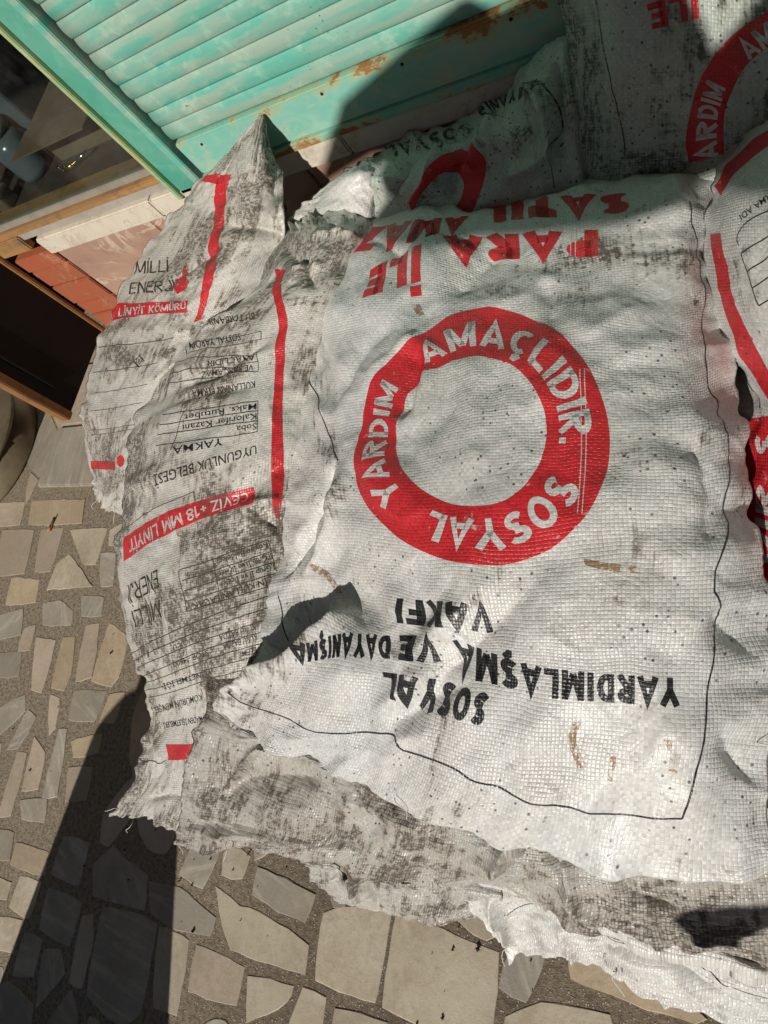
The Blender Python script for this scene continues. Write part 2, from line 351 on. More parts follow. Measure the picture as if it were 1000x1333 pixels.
PST = [  # outlines of the larger paving pieces, read on the pavement plane, and their marble
 ([(82,1090),(113,1098),(100,1152),(65,1137)],1), ([(145,1103),(160,1120),(188,1140),(185,1184),(120,1165),(121,1125)],1),
 ([(60,1158),(103,1175),(88,1231),(50,1210)],1), ([(105,1195),(118,1193),(118,1220),(104,1285),(88,1278)],0),
 ([(133,1182),(175,1192),(202,1204),(195,1240),(180,1318),(160,1333),(140,1325),(112,1295),(122,1230)],1),
 ([(205,1210),(225,1215),(243,1225),(228,1320),(198,1310)],0), ([(25,1142),(50,1150),(35,1195),(10,1180)],0),
 ([(20,1098),(60,1110),(55,1140),(12,1125)],3), ([(-6,1193),(25,1200),(14,1240),(-10,1232)],0),
 ([(30,1215),(52,1225),(40,1270),(15,1270)],1), ([(55,1238),(75,1238),(80,1268),(45,1312)],1),
 ([(90,1292),(100,1340),(55,1340)],1), ([(8,1280),(40,1310),(35,1345),(-12,1345),(-8,1290)],1),
 ([(-14,1143),(12,1148),(5,1170),(-16,1165)],0),
 ([(250,1098),(290,1085),(278,1120),(262,1155),(233,1137)],1), ([(293,1097),(322,1115),(312,1142),(288,1138)],0),
 ([(335,1130),(407,1165),(393,1200),(328,1165)],1),
 ([(280,1155),(312,1180),(372,1210),(398,1230),(393,1268),(300,1235),(290,1210)],0),
 ([(193,1148),(232,1158),(277,1195),(270,1218),(222,1206),(196,1190)],1), ([(255,1232),(314,1260),(304,1308),(244,1290)],2),
 ([(322,1272),(378,1285),(370,1305),(320,1330)],0), ([(393,1288),(421,1300),(414,1345),(372,1345)],0),
 ([(420,1190),(460,1182),(495,1173),(507,1178),(485,1303),(455,1293),(410,1275),(415,1230)],0),
 ([(436,1315),(500,1333),(496,1372),(430,1366)],0), ([(515,1195),(530,1195),(590,1220),(645,1242),(637,1338),(560,1337),(498,1310)],0),
 ([(668,1232),(690,1228),(708,1238),(683,1302),(650,1282)],1), ([(575,1180),(600,1176),(640,1196),(650,1212),(630,1222)],0),
 ([(660,1325),(705,1308),(790,1322),(800,1372),(650,1372)],0), ([(742,1243),(875,1288),(917,1325),(900,1332),(745,1276)],3),
 ([(514,1348),(560,1352),(640,1352),(636,1400),(515,1400)],2),
 ([(90,690),(137,688),(122,733),(108,733)],0), ([(88,722),(118,762),(70,765),(60,767),(72,735)],0),
 ([(55,785),(75,782),(92,795),(90,812),(55,812)],1), ([(105,775),(132,778),(130,800),(105,800)],1),
 ([(130,720),(148,720),(145,760),(130,762)],1), ([(140,812),(165,830),(152,880),(143,892),(118,885)],3),
 ([(110,815),(127,812),(118,880),(97,885)],2), ([(80,830),(95,830),(90,875),(82,897),(66,893)],3),
 ([(45,830),(70,835),(58,880),(52,900),(40,895)],2), ([(-5,802),(27,793),(25,825),(-5,830)],1),
 ([(-5,850),(25,850),(22,880),(-5,880)],1), ([(30,818),(44,814),(36,845),(22,846)],2),
 ([(95,900),(135,900),(120,938),(88,935)],1), ([(63,905),(75,910),(70,945),(62,955)],2),
 ([(43,960),(56,980),(48,1025),(27,1028)],2), ([(75,950),(85,950),(72,1035),(53,1038)],1),
 ([(20,980),(32,982),(12,1060),(-4,1062)],2), ([(-5,922),(30,905),(30,925),(-5,957)],1),
 ([(25,1042),(58,1042),(55,1070),(27,1065)],1), ([(-5,1080),(15,1085),(10,1118),(-5,1118)],1),
 ([(92,965),(130,955),(125,980),(95,985)],3), ([(34,925),(44,934),(22,972),(8,974)],1),
 ([(142,905),(160,902),(146,940),(128,938)],3), ([(88,1000),(118,1000),(110,1040),(84,1042)],2),
 ([(142,690),(162,680),(160,708),(141,708)],0), ([(52,690),(80,688),(64,742),(44,742)],2),
 ([(2,690),(42,690),(30,745),(-8,748)],2), ([(14,752),(48,755),(44,783),(6,786)],3),
 ([(40,652),(108,650),(104,680),(36,682)],3), ([(-10,655),(30,654),(24,682),(-16,684)],2),
]
def inside(poly, x, y):
    c = False; n = len(poly)
    for i in range(n):
        x1, y1 = poly[i]; x2, y2 = poly[(i + 1) % n]
        if (y1 > y) != (y2 > y) and x < (x2 - x1) * (y - y1) / (y2 - y1) + x1: c = not c
    return c
def make_stone(poly, mi, k):
    g = np.random.default_rng(100 + k); pts = []
    poly = np.array(poly); n = len(poly); cen = poly.mean(0)
    a2 = sum(poly[i][0] * poly[(i + 1) % n][1] - poly[(i + 1) % n][0] * poly[i][1] for i in range(n))
    if a2 < 0: poly = poly[::-1]
    for i in range(n):                         # chipped, slightly wavy edges and rounded corners
        a, b = poly[i], poly[(i + 1) % n]; L = np.linalg.norm(b - a); m_ = max(2, int(L / 0.022))
        d = (b - a) / max(L, 1e-6); nn = np.array([-d[1], d[0]])
        for q in range(m_):
            t = q / m_; p = a + (b - a) * t
            if q == 0: p = p + (cen - p) / np.linalg.norm(cen - p) * 0.0015
            pts.append(p + nn * g.normal(0, 0.0009))
    pts = np.array(pts); n = len(pts)
    if k < 1000: pts = pts + (pts - cen) / np.linalg.norm(pts - cen, axis=1)[:, None] * 0.006
    top = 0.0011 + g.random() * 0.0009; tx, ty = g.normal(0, 0.003, 2)
    def zt(p): return top + (p[0] - cen[0]) * tx + (p[1] - cen[1]) * ty
    inn = pts + (cen - pts) / np.linalg.norm(cen - pts, axis=1)[:, None] * (0.0012 + 0.001 * g.random((n, 1)))
    V = [(p[0], p[1], -0.01) for p in pts] + [(p[0], p[1], zt(p) - 0.001) for p in pts] + [(p[0], p[1], zt(p)) for p in inn]
    Fc = []
    for i in range(n):
        j = (i + 1) % n
        Fc += [(i, j, n + j, n + i), (n + i, n + j, 2 * n + j, 2 * n + i)]
    Fc.append(tuple(range(2 * n, 3 * n)))
    pydata('paving_stone', V, Fc, SM[mi], ground)
polys = []
for k, (pp, mi) in enumerate(PST):
    P = [tuple(onz(x, y, 0.006)[:2]) for x, y in pp]; polys.append(P); make_stone(P, mi, k)
# the rest of the pavement: broken pieces fitted between
sites = []; tries = 0
def free(x, y):
    if x < -2.48 + 0.0 and y > 0.60: return False
    return not any(inside(P, x, y) for P in polys)
while len(sites) < 235 and tries < 30000:
    tries += 1
    x = rng.uniform(-3.6, 0.7); y = rng.uniform(-1.25, 1.0)
    if not free(x, y): continue
    if all((x - s[0]) ** 2 + ((y - s[1]) * 0.75) ** 2 > 0.098 ** 2 for s in sites): sites.append((x, y))
block = []
for P in polys:
    P = np.array(P); n = len(P)
    for i in range(n):
        a, b = P[i], P[(i + 1) % n]; m_ = max(2, int(np.linalg.norm(b - a) / 0.03))
        for q in range(m_):
            block.append((a + (b - a) * q / m_) * 0.94 + P.mean(0) * 0.06)
    block.append(P.mean(0))
allp = np.array(sites + [tuple(b) for b in block]); ns = len(sites)
def clip(poly, nx, ny, d):
    out = []
    for i in range(len(poly)):
        a, b = poly[i], poly[(i + 1) % len(poly)]
        da = a[0] * nx + a[1] * ny - d; db = b[0] * nx + b[1] * ny - d
        if da <= 0: out.append(a)
        if (da < 0) != (db < 0):
            t = da / (da - db); out.append((a[0] + (b[0] - a[0]) * t, a[1] + (b[1] - a[1]) * t))
    return out
for k in range(ns):
    s = allp[k]; d2 = ((allp - s) ** 2).sum(1); order = np.argsort(d2)[1:46]
    poly = [(s[0] - 0.2, s[1] - 0.25), (s[0] + 0.2, s[1] - 0.25), (s[0] + 0.2, s[1] + 0.25), (s[0] - 0.2, s[1] + 0.25)]
    for q in order:
        o_ = allp[q]; nx, ny = o_ - s; L = math.hypot(nx, ny); nx /= L; ny /= L
        poly = clip(poly, nx, ny, (s[0] + o_[0]) / 2 * nx + (s[1] + o_[1]) / 2 * ny - 0.0035)
        if len(poly) < 3: break
    if len(poly) < 3: continue
    cl = [poly[0]]
    for p in poly[1:]:
        if math.hypot(p[0] - cl[-1][0], p[1] - cl[-1][1]) > 0.012: cl.append(p)
    if len(cl) < 3: continue
    A = abs(sum(cl[i][0] * cl[(i + 1) % len(cl)][1] - cl[(i + 1) % len(cl)][0] * cl[i][1] for i in range(len(cl)))) / 2
    if A < 0.0022: continue
    make_stone(cl, int(rng.choice([0, 1, 1, 2, 2, 3])), 1000 + k)
# marble slabs along the foot of the wall
for k, (x0, x1) in enumerate([(-2.47, -2.05), (-2.04, -1.55), (-1.54, -1.0)]):
    box('threshold_slab', (x0, 0.615, -0.02), (x1, 0.84, 0.014), SM[1], ground, 0.004)
for k, (x0, x1) in enumerate([(-2.47, -2.05), (-2.04, -1.55), (-1.54, -1.0)]):
    box('threshold_slab', (x0, 0.85, -0.02), (x1, 1.095, 0.013), SM[2], ground, 0.004)

# ------------------------------------------------------------------ shop front
W = 1.10
shop = empty('shop_front', (-0.6, W, 0))
tag(shop, 'shop wall faced with pink and white marble under the window and shutter', 'shop front')
def sbox(name, lo, hi, mat, bevel=0.003, parent=shop):
    l = np.array(shop.location); return box(name, np.array(lo) - l, np.array(hi) - l, mat, parent, bevel)
for x0, x1 in [(-1.925, -1.53), (-1.527, -1.03), (-1.027, -0.5), (-0.497, 0.05), (0.053, 0.7), (0.703, 1.5)]:
    sbox('marble_panel', (x0, W, 0), (x1, W + 0.05, 0.4965), MAT['pink'])
for x0, x1 in [(-1.93, -1.46), (-1.458, -0.9), (-0.898, -0.2), (-0.198, 0.6), (0.602, 1.5)]:
    sbox('marble_ledge', (x0, W - 0.012, 0.497), (x1, W + 0.09, 0.553), MAT['white_marble'], 0.004)
zz = 0.505; k = 0
while zz > 0.02:
    h_ = [0.055, 0.07, 0.085, 0.06, 0.075, 0.06, 0.08][k % 7]
    sbox('red_tile', (-2.115, W - 0.004 + 0.003 * (k % 2), zz - h_ + 0.004), (-1.932, W + 0.05, zz), MAT['redtile'], 0.003); zz -= h_; k += 1
sbox('backing_wall', (-2.13, W + 0.051, 0), (1.5, W + 0.2, 0.496), MAT['grey_plaster'], 0)
shop_window = empty('window'); shop_window.parent = shop
sbox('window_board', (-2.15, W - 0.002, 0.5765), (-1.366, W + 0.10, 0.594), MAT['woodx'], 0.003, shop_window)
sbox('window_bead', (-2.15, W + 0.012, 0.5945), (-1.366, W + 0.03, 0.612), MAT['greyframe'], 0.002, shop_window)
sbox('ledge_strip', (-2.13, W + 0.004, 0.5535), (-1.366, W + 0.09, 0.576), MAT['grey_plaster'], 0.002)
sbox('corner_board', (-2.135, W - 0.006, 0.525), (-1.985, W + 0.02, 0.5755), MAT['woodx'], 0.004)
sbox('window_pane', (-2.15, W + 0.018, 0.612), (-1.366, W + 0.024, 2.2), MAT['glass'], 0, shop_window)
sbox('upper_wall', (-9, W - 0.02, 2.351), (8, W + 0.25, 8.5), MAT['grey_plaster'], 0)
sbox('sky_block_slab', (-9, W - 1.95, 2.48), (8, W - 0.021, 2.64), MAT['grey_plaster'], 0.01)  # unseen slab with parapet, added over the shop to block sky light
sbox('sky_block_parapet', (-9, W - 1.951, 2.641), (8, W - 1.85, 3.5), MAT['grey_plaster'], 0.01)
sbox('side_wall', (1.501, W - 0.02, 0), (8, W + 0.25, 2.35), MAT['grey_plaster'], 0)
sbox('left_wall', (-9, W + 0.0, 0), (-2.62, W + 0.25, 2.35), MAT['grey_plaster'], 0)
# the shop inside, dark
sbox('inner_shelf', (-2.6, W + 0.101, 0.56), (-1.25, W + 0.42, 0.588), MAT['board'], 0.003)
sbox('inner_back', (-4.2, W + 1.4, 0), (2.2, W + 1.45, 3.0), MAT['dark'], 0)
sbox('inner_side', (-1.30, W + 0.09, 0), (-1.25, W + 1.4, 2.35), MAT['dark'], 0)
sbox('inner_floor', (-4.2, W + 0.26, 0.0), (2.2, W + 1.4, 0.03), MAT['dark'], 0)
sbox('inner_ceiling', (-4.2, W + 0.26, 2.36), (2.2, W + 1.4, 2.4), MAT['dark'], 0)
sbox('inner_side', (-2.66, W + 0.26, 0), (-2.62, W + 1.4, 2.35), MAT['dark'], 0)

# things lying behind the pane
a = ony(80, 222, W + 0.16); b = ony(118, 245, W + 0.16)
pts = [a + (b - a) * t + np.array([0, 0.0, 0.030 * math.sin(t * 9) * (1 - t)]) for t in np.linspace(0, 1, 16)]
hook = tube('wire_hook', [(p[0], p[1], max(p[2], 0.592)) for p in pts], 0.004, MAT['chrome'])
tag(hook, 'bent chrome wire hook lying behind the shop window', 'hook')
c_ = ony(124, 245, W + 0.15); c_[2] = 0.600
fit = empty('brass_fitting', tuple(c_)); tag(fit, 'small brass fitting with a steel rod behind the shop window', 'fitting')
tube('brass_body', [(-0.018, 0, 0), (-0.006, 0, 0.004), (0.004, 0, 0.004), (0.016, 0, 0.006)], [0.007, 0.011, 0.009, 0.006], MAT['brass'], fit, 10)
tube('steel_rod', [(0.016, 0, 0.006), (0.075, 0.02, 0.012)], 0.0035, MAT['chrome'], fit)
crate = empty('cardboard_box', (-1.72, W + 0.30, 0.588)); tag(crate, 'brown cardboard box in the dark behind the window pane', 'box')
MAT['card'] = plain('cardboard', (0.20, 0.13, 0.08), 0.8)
box('box_wall', (-0.16, -0.09, 0), (0.16, 0.09, 0.11), MAT['card'], crate, 0.003)
box('box_flap', (-0.15, -0.20, 0.112), (0.15, -0.10, 0.116), MAT['card'], crate, 0.001)
jar = empty('glass_jar', (-1.99, W + 0.22, 0.588)); tag(jar, 'grey jar standing in the dark shop window at the left edge', 'jar')
MAT['jar'] = plain('grey_jar', (0.15, 0.16, 0.16), 0.2)
tube('jar_body', [(0, 0, 0), (0, 0, 0.02), (0, 0, 0.10), (0, 0, 0.13)], [0.05, 0.055, 0.055, 0.04], MAT['jar'], jar, 20)
tube('jar_lid', [(0, 0, 0.131), (0, 0, 0.155)], [0.043, 0.043], MAT['steel'], jar, 20)

for k, (px, py, dy, lx, ly, lz, col, lab) in enumerate([
    (35, 150, 0.30, 0.10, 0.08, 0.22, (0.10, 0.11, 0.12), 'dark grey upright carton deep behind the shop window'),
    (150, 215, 0.26, 0.14, 0.05, 0.05, (0.20, 0.12, 0.07), 'low brown wooden block behind the window near the post'),
    (20, 270, 0.12, 0.05, 0.05, 0.04, (0.18, 0.12, 0.08), 'small brown tin on the window board at the left edge')]):
    P = ony(px, py, W + dy); mt = plain('clutter_%d' % k, col, 0.5)
    e = empty('window_clutter', (P[0], W + dy, 0.589)); tag(e, lab, 'box')
    box('box_body', (-lx / 2, -ly / 2, 0), (lx / 2, ly / 2, lz), mt, e, 0.003); box('box_lid', (-lx / 2 - 0.003, -ly / 2 - 0.003, lz + 0.0005), (lx / 2 + 0.003, ly / 2 + 0.003, lz + 0.012), mt, e, 0.002)

# ------------------------------------------------------------------ roller shutter
sh = empty('roller_shutter', (-0.2, W, 0.53)); tag(sh, 'turquoise corrugated roller shutter with a rusty bottom rail', 'shutter')
so = np.array(sh.location)
PITCH = 0.0355; X0, X1 = -1.258, 1.45
prof = []
for i in range(11):                            # one slat: a shallow bulge with a sharp groove below
    t = i / 10; prof.append((-0.0036 * math.sin(math.pi * t) ** 0.75 + 0.002, t * PITCH))
back = [(y + 0.0015, z) for y, z in prof[::-1]]
V0 = prof + back
slat_me = None
for k in range(46):
    z0 = 0.6565 + k * PITCH
    if slat_me is None:
        nseg = 60; n = len(V0); xs = np.linspace(X0, X1, nseg) - so[0]; V = []; Fc = []
        for x in xs: V += [(x, y, z) for y, z in V0]
        for i in range(nseg - 1):
            for j in range(n): Fc.append((i * n + j, i * n + (j + 1) % n, (i + 1) * n + (j + 1) % n, (i + 1) * n + j))
        Fc += [tuple(range(n)), tuple(range((nseg - 1) * n, nseg * n))[::-1]]
        o = pydata('slat', V, Fc, MAT['paint'], sh, True); slat_me = o.data
        bm = bmesh.new(); bm.from_mesh(slat_me); bmesh.ops.recalc_face_normals(bm, faces=bm.faces); bm.to_mesh(slat_me); bm.free()
        slat_me.polygons.foreach_set('use_smooth', np.ones(len(slat_me.polygons), dtype=bool))
    else:
        o = bpy.data.objects.new('slat', slat_me); COL.objects.link(o); o.parent = sh
    o.location = (random.uniform(-0.004, 0.001), random.uniform(-0.0008, 0.0008), z0 - so[2])
def hbox(name, lo, hi, mat, bevel=0.003):
    return box(name, np.array(lo) - so, np.array(hi) - so, mat, sh, bevel)
hbox('bottom_rail', (X0 + 0.004, W - 0.014, 0.572), (X1, W + 0.012, 0.6545), MAT['rail'], 0.003)
hbox('bottom_lip', (X0 + 0.004, W - 0.022, 0.5535), (X1, W + 0.012, 0.571), MAT['rail'], 0.002)
hbox('bottom_seal', (X0 + 0.002, W - 0.010, 0.5532), (X1, W + 0.03, 0.5552), MAT['greyframe'], 0)
for x, z in [(-1.19, 0.636), (-1.03, 0.637), (-0.87, 0.641), (-0.70, 0.637), (-0.5, 0.64), (-0.1, 0.64)]:
    tube('rivet', [(x - so[0], W - 0.0135 - so[1], z - so[2]), (x - so[0], W - 0.016 - so[1], z - so[2])], [0.0035, 0.0025], MAT['black'], sh, 8)
post = empty('shutter_guide', (-1.31, W, 0.54)); tag(post, 'turquoise metal guide post between the shutter and the shop window', 'post')
po = np.array(post.location)
def pbox(name, lo, hi, mat, bevel=0.002): return box(name, np.array(lo) - po, np.array(hi) - po, mat, post, bevel)
pbox('channel', (-1.352, W - 0.012, 0.54), (-1.2925, W + 0.06, 2.3), MAT['paint_post'])
pbox('outer_lip', (-1.366, W - 0.022, 0.535), (-1.3525, W + 0.03, 2.3), MAT['lip'])
pbox('inner_flange', (-1.2915, W - 0.018, 0.555), (-1.2695, W + 0.02, 2.3), MAT['paint'])
pbox('slot', (-1.2690, W + 0.012, 0.555), (-1.2400, W + 0.03, 2.3), MAT['black'], 0)

# ------------------------------------------------------------------ open door leaf and drum at the left edge
XD = -2.136
door = empty('door_leaf', (XD, 0.93, 0.172)); tag(door, 'black door leaf with varnished wooden edges standing open beside the red tiles', 'door')
do = np.array(door.location)
def dbox(name, lo, hi, mat, bevel=0.002): return box(name, np.array(lo) - do, np.array(hi) - do, mat, door, bevel)
dp_ = dbox('door_panel', (XD - 0.025, 0.792, 0.175), (XD, W - 0.02, 2.2), MAT['black'], 0)
dbox('free_edge', (XD - 0.04, 0.762, 0.170), (XD + 0.006, 0.791, 2.2), MAT['wood'], 0.003)
dbox('hinge_edge', (XD - 0.03, W - 0.019, 0.172), (XD + 0.012, W - 0.0045, 2.2), MAT['wood'], 0.003)
pm_ = dbox('panel_moulding', (XD + 0.001, 0.83, 0.26), (XD + 0.006, 0.838, 2.1), MAT['black'], 0.001); pm_.parent = dp_
cp = ony(30, 600, 0.66)
dc = onz(0, 598, 0.02)
MAT['drum'] = plain('brassy_sheet_metal', (0.27, 0.225, 0.15), 0.4, 0.45, 0.5, 14)
drum = empty('metal_bin', (dc[0] - 0.10, dc[1] + 0.02, 0)); tag(drum, 'dull brassy round metal bin standing on the pavement at the left edge', 'bin')
tube('bin_wall', [(0, 0, 0.0), (0, 0, 0.006), (0, 0, 0.012), (0, 0, 0.10)], [0.255, 0.262, 0.262, 0.258], MAT['drum'], drum, 48)
tube('bin_rim', [(0, 0, 0.1005), (0, 0, 0.112)], [0.265, 0.262], MAT['drum'], drum, 48)

# ------------------------------------------------------------------ sacks
def catmull(C, n, axis):
    C = np.moveaxis(np.asarray(C, float), axis, 0); k = C.shape[0]
    t = np.linspace(0, k - 1, n); i = np.clip(np.floor(t).astype(int), 0, k - 2); f = (t - i).reshape(-1, *([1] * (C.ndim - 1)))
    P = np.concatenate([2 * C[:1] - C[1:2], C, 2 * C[-1:] - C[-2:-1]], 0)
    p0, p1, p2, p3 = P[i], P[i + 1], P[i + 2], P[i + 3]
    out = 0.5 * (2 * p1 + (p2 - p0) * f + (2 * p0 - 5 * p1 + 4 * p2 - p3) * f ** 2 + (3 * p1 - p0 - 3 * p2 + p3) * f ** 3)
    return np.moveaxis(out, 0, axis)
def normals(P):
    du = np.gradient(P, axis=1); dv = np.gradient(P, axis=0)
    n = np.cross(dv, du); n /= (np.linalg.norm(n, axis=-1, keepdims=True) + 1e-9)
    return n
def blur(A, k):
    for _ in range(k):
        A = A.copy(); A[1:-1] = (A[:-2] + 2 * A[1:-1] + A[2:]) / 4; A[:, 1:-1] = (A[:, :-2] + 2 * A[:, 1:-1] + A[:, 2:]) / 4
    return A

def crumple(base_fn, NU, NV, ex, seed, levels=(8, 4, 2, 1), iters=(220, 100, 50, 18), pull=(0.002, 0.003, 0.008, 0.02)):
    """let a cloth that is a little too large for its filling buckle into folds, coarse folds first"""
    D = None; gen = np.random.default_rng(seed)
    for lv, it, pl in zip(levels, iters, pull):
        nu, nv = max(8, NU // lv), max(8, NV // lv)
        B, N = base_fn(nu, nv); E = 1 + ex(nu, nv) * {8: 1.0, 4: 1.0, 2: 1.0, 1: 1.0}.get(lv, 1.0)
        D = np.zeros((nv, nu, 3)) if D is None else catmull(catmull(D, nu, 1), nv, 0)
        D = D + N * (blur(gen.normal(0, 1, (nv, nu)), 2) * 0.0022 * {8: 4.0, 4: 1.3, 2: 0.5, 1: 0.15}[lv])[..., None]
        X = B + D
        sets = []
        for (a, b, w) in (((0, 0), (0, 1), 1.0), ((0, 0), (1, 0), 1.0), ((0, 0), (1, 1), 0.35), ((0, 1), (1, 0), 0.35)):
            for par in (0, 1):
                i0 = np.arange(0, nv - max(a[0], b[0])); j0 = np.arange(0, nu - max(a[1], b[1]))
                if b[0] and not (a[1] or b[1]): i0 = i0[par::2]
                elif b[1] and not b[0]: j0 = j0[par::2]
                else: i0 = i0[par::2]
                ii, jj = np.meshgrid(i0, j0, indexing='ij'); ii = ii.ravel(); jj = jj.ravel()
                A_ = (ii + a[0]) * nu + jj + a[1]; B_ = (ii + b[0]) * nu + jj + b[1]
                L = np.linalg.norm(B.reshape(-1, 3)[A_] - B.reshape(-1, 3)[B_], axis=1) * 0.5 * (E.ravel()[A_] + E.ravel()[B_])
                sets.append((A_, B_, L, w))
        for k in range(it):
            F_ = X.reshape(-1, 3)
            for A_, B_, L, w in sets:
                dd = F_[B_] - F_[A_]; l = np.sqrt((dd * dd).sum(1)) + 1e-9
                c = (0.5 * w * (l - L) / l)[:, None] * dd
                F_[A_] += c; F_[B_] -= c
            X = F_.reshape(nv, nu, 3)
            Y = X + pl * (B - X); Z = blur(Y, 1); X = Y + (0.10 if lv > 1 else 0.2) * (Z - Y)
            X[0], X[-1], X[:, 0], X[:, -1] = Y[0], Y[-1], Y[:, 0], Y[:, -1]
        D = X - B
    return D
class Sack: pass
def make_sack(name, rows, res=0.005, thick=0.13, wrinkle=1.0, seed=1, creases=(), mat=None, rag=(0, 0), pucker=1.0, pf=22, hemfold=0.0, slack=(0.04, 0.05), fine=True, label=None, mode='z', group='coal sacks', lumps=0.006):
    """rows: control rows of (px, py, height) read from the picture, or ('w', x, y, z); surface faces the viewer"""
    C = []
    for r in rows:
        L = []
        for c in r:
            if c[0] == 'w': L.append(np.array(c[1:], float))
            elif c[0] == 'y': L.append(ony(c[1], c[2], c[3]))
            else: L.append(onz(*c) if mode == 'z' else ony(*c))
        C.append(L)
    nc = max(len(r) for r in C)
    C = np.array([catmull(np.array(r), nc, 0) if len(r) != nc else np.array(r) for r in C])
    lenU = np.linalg.norm(np.diff(C, axis=1), axis=-1).sum(1).max(); lenV = np.linalg.norm(np.diff(C, axis=0), axis=-1).sum(0).max()
    NU = max(12, int(lenU / res)); NV = max(12, int(lenV / res))
    P = catmull(catmull(C, NU, 1), NV, 0)
    P = blur(P, 2)
    # flat cloth coordinates in metres
    dU = np.linalg.norm(np.diff(P, axis=1), axis=-1).mean(0); U = np.r_[0, np.cumsum(dU)]
    dV = np.linalg.norm(np.diff(P, axis=0), axis=-1).mean(1); Vv = np.r_[0, np.cumsum(dV)]
    UU, VV = np.meshgrid(U, Vv); Lu, Lv = U[-1], Vv[-1]
    N = normals(blur(P, 6))
    if N[NV // 2, NU // 2] @ (np.array([0, 0, H]) - P[NV // 2, NU // 2]) < 0: N = -N
    S = Sack(); S.P, S.N, S.UU, S.VV, S.NU, S.NV = P, N, UU, VV, NU, NV
    S.proj = project(P)
    d = np.zeros((NV, NU))
    wx = UU + 0.03 * fbm(UU * 6, VV * 6, seed + 50, 3); wy = VV + 0.03 * fbm(UU * 6 + 9, VV * 6, seed + 60, 3)
    # lumps of coal pushing the cloth out
    d += lumps * (1.3 * fbm(UU * 5 + 3, VV * 5, seed + 6, 1) + fbm(UU * 11, VV * 11, seed + 5, 2))
    # soft folds with sharp crests
    def ridge(x, y, sd, pw=2.2):
        n = perlin(x, y, sd); return np.clip(1 - np.abs(n) * 1.6, 0, 1) ** pw
    ca, sa = math.cos(0.5 + seed), math.sin(0.5 + seed)
    rx, ry = wx * ca + wy * sa, -wx * sa + wy * ca
    gate = np.clip(0.5 + 1.2 * fbm(UU * 5, VV * 5, seed + 70, 2), 0, 1)
    d += wrinkle * 0.0060 * gate * ridge(rx * 7, ry * 15, seed + 11)
    d += wrinkle * 0.0016 * gate * ridge(rx * 26 + 4, ry * 14, seed + 12)
    d += wrinkle * 0.0005 * fbm(UU * 60, VV * 60, seed + 14, 2)
    # gathers running in from the seams
    eu = np.minimum(UU, Lu - UU); ev = np.minimum(VV, Lv - VV)
    gu = np.exp(-eu / 0.05); gv = np.exp(-ev / 0.06)
    d += pucker * 0.006 * gu * perlin(VV * 24 + 2 * perlin(UU * 7, VV * 7, seed + 3), UU * 3, seed + 21)
    d += pucker * 0.009 * gv * perlin(UU * pf + 2 * perlin(UU * 7, VV * 7, seed + 4), VV * 3, seed + 22)
    if hemfold:                                 # long flat folds lying along the hem
        d += hemfold * np.exp(-(Lv - VV) / 0.22) * (ridge(wx * 3.5, wy * 21, seed + 41, 1.6) + 0.5 * ridge(wx * 7 + 5, wy * 40, seed + 42, 2))
    for cr in creases:                          # (picture polyline, depth, half width, one-sidedness)
        pl, amp, wid = cr[0], cr[1], cr[2]; asym = cr[3] if len(cr) > 3 else 0
        ij = [p2ij(S, *q) for q in pl]
        uvp = np.array([[np.interp(j, np.arange(NU), U), np.interp(i, np.arange(NV), Vv)] for i, j in ij])
        best = np.full((NV, NU), 9.0); sign = np.zeros((NV, NU)); along = np.zeros((NV, NU)); tot = len(uvp) - 1
        for q in range(len(uvp) - 1):
            a, b = uvp[q], uvp[q + 1]; ab = b - a; L2 = ab @ ab + 1e-9
            t = np.clip(((UU - a[0]) * ab[0] + (VV - a[1]) * ab[1]) / L2, 0, 1)
            ex = UU - a[0] - t * ab[0]; ey = VV - a[1] - t * ab[1]; dd = np.hypot(ex, ey)
            mk = dd < best; best[mk] = dd[mk]; sign[mk] = np.sign(ab[0] * ey - ab[1] * ex)[mk]; along[mk] = ((q + t) / tot)[mk]
        w = wid * (1 + asym * sign)
        fade = np.clip(np.minimum(along, 1 - along) * 5 + 0.15, 0, 1)
        d += amp * np.exp(-(best / w) ** 1.35) * fade
    Pb = P + N * d[..., None]
    def base_fn(nu, nv):
        if (nu, nv) == (NU, NV): b_ = Pb
        else: b_ = sample(Pb, np.stack(np.meshgrid(np.linspace(0, NV - 1.001, nv), np.linspace(0, NU - 1.001, nu), indexing='ij'), -1).reshape(-1, 2)).reshape(nv, nu, 3)
        n_ = normals(blur(b_, 2))
        if (n_[nv // 2, nu // 2] * N[NV // 2, NU // 2]).sum() < 0: n_ = -n_
        return b_, n_
    def ex_fn(nu, nv):
        u_, v_ = np.meshgrid(np.linspace(0, Lu, nu), np.linspace(0, Lv, nv)); e_ = np.minimum(np.minimum(u_, Lu - u_), np.minimum(v_, Lv - v_))
        return (slack[0] + slack[1] * np.exp(-e_ / 0.07)) * np.clip(1 + 0.9 * fbm(u_ * 6, v_ * 6, seed + 90, 2), 0.1, 2)
    Pd = Pb + ((crumple(base_fn, NU, NV, ex_fn, seed) if fine else catmull(catmull(crumple(base_fn, NU, NV, ex_fn, seed, (8, 4, 2), (160, 120, 50), (0.002, 0.004, 0.02)), NU, 1), NV, 0)) if slack[0] > 0 else 0)
    S.rel = np.clip(((Pd - blur(Pd, 30)) * N).sum(-1) / 0.006, -1, 1)
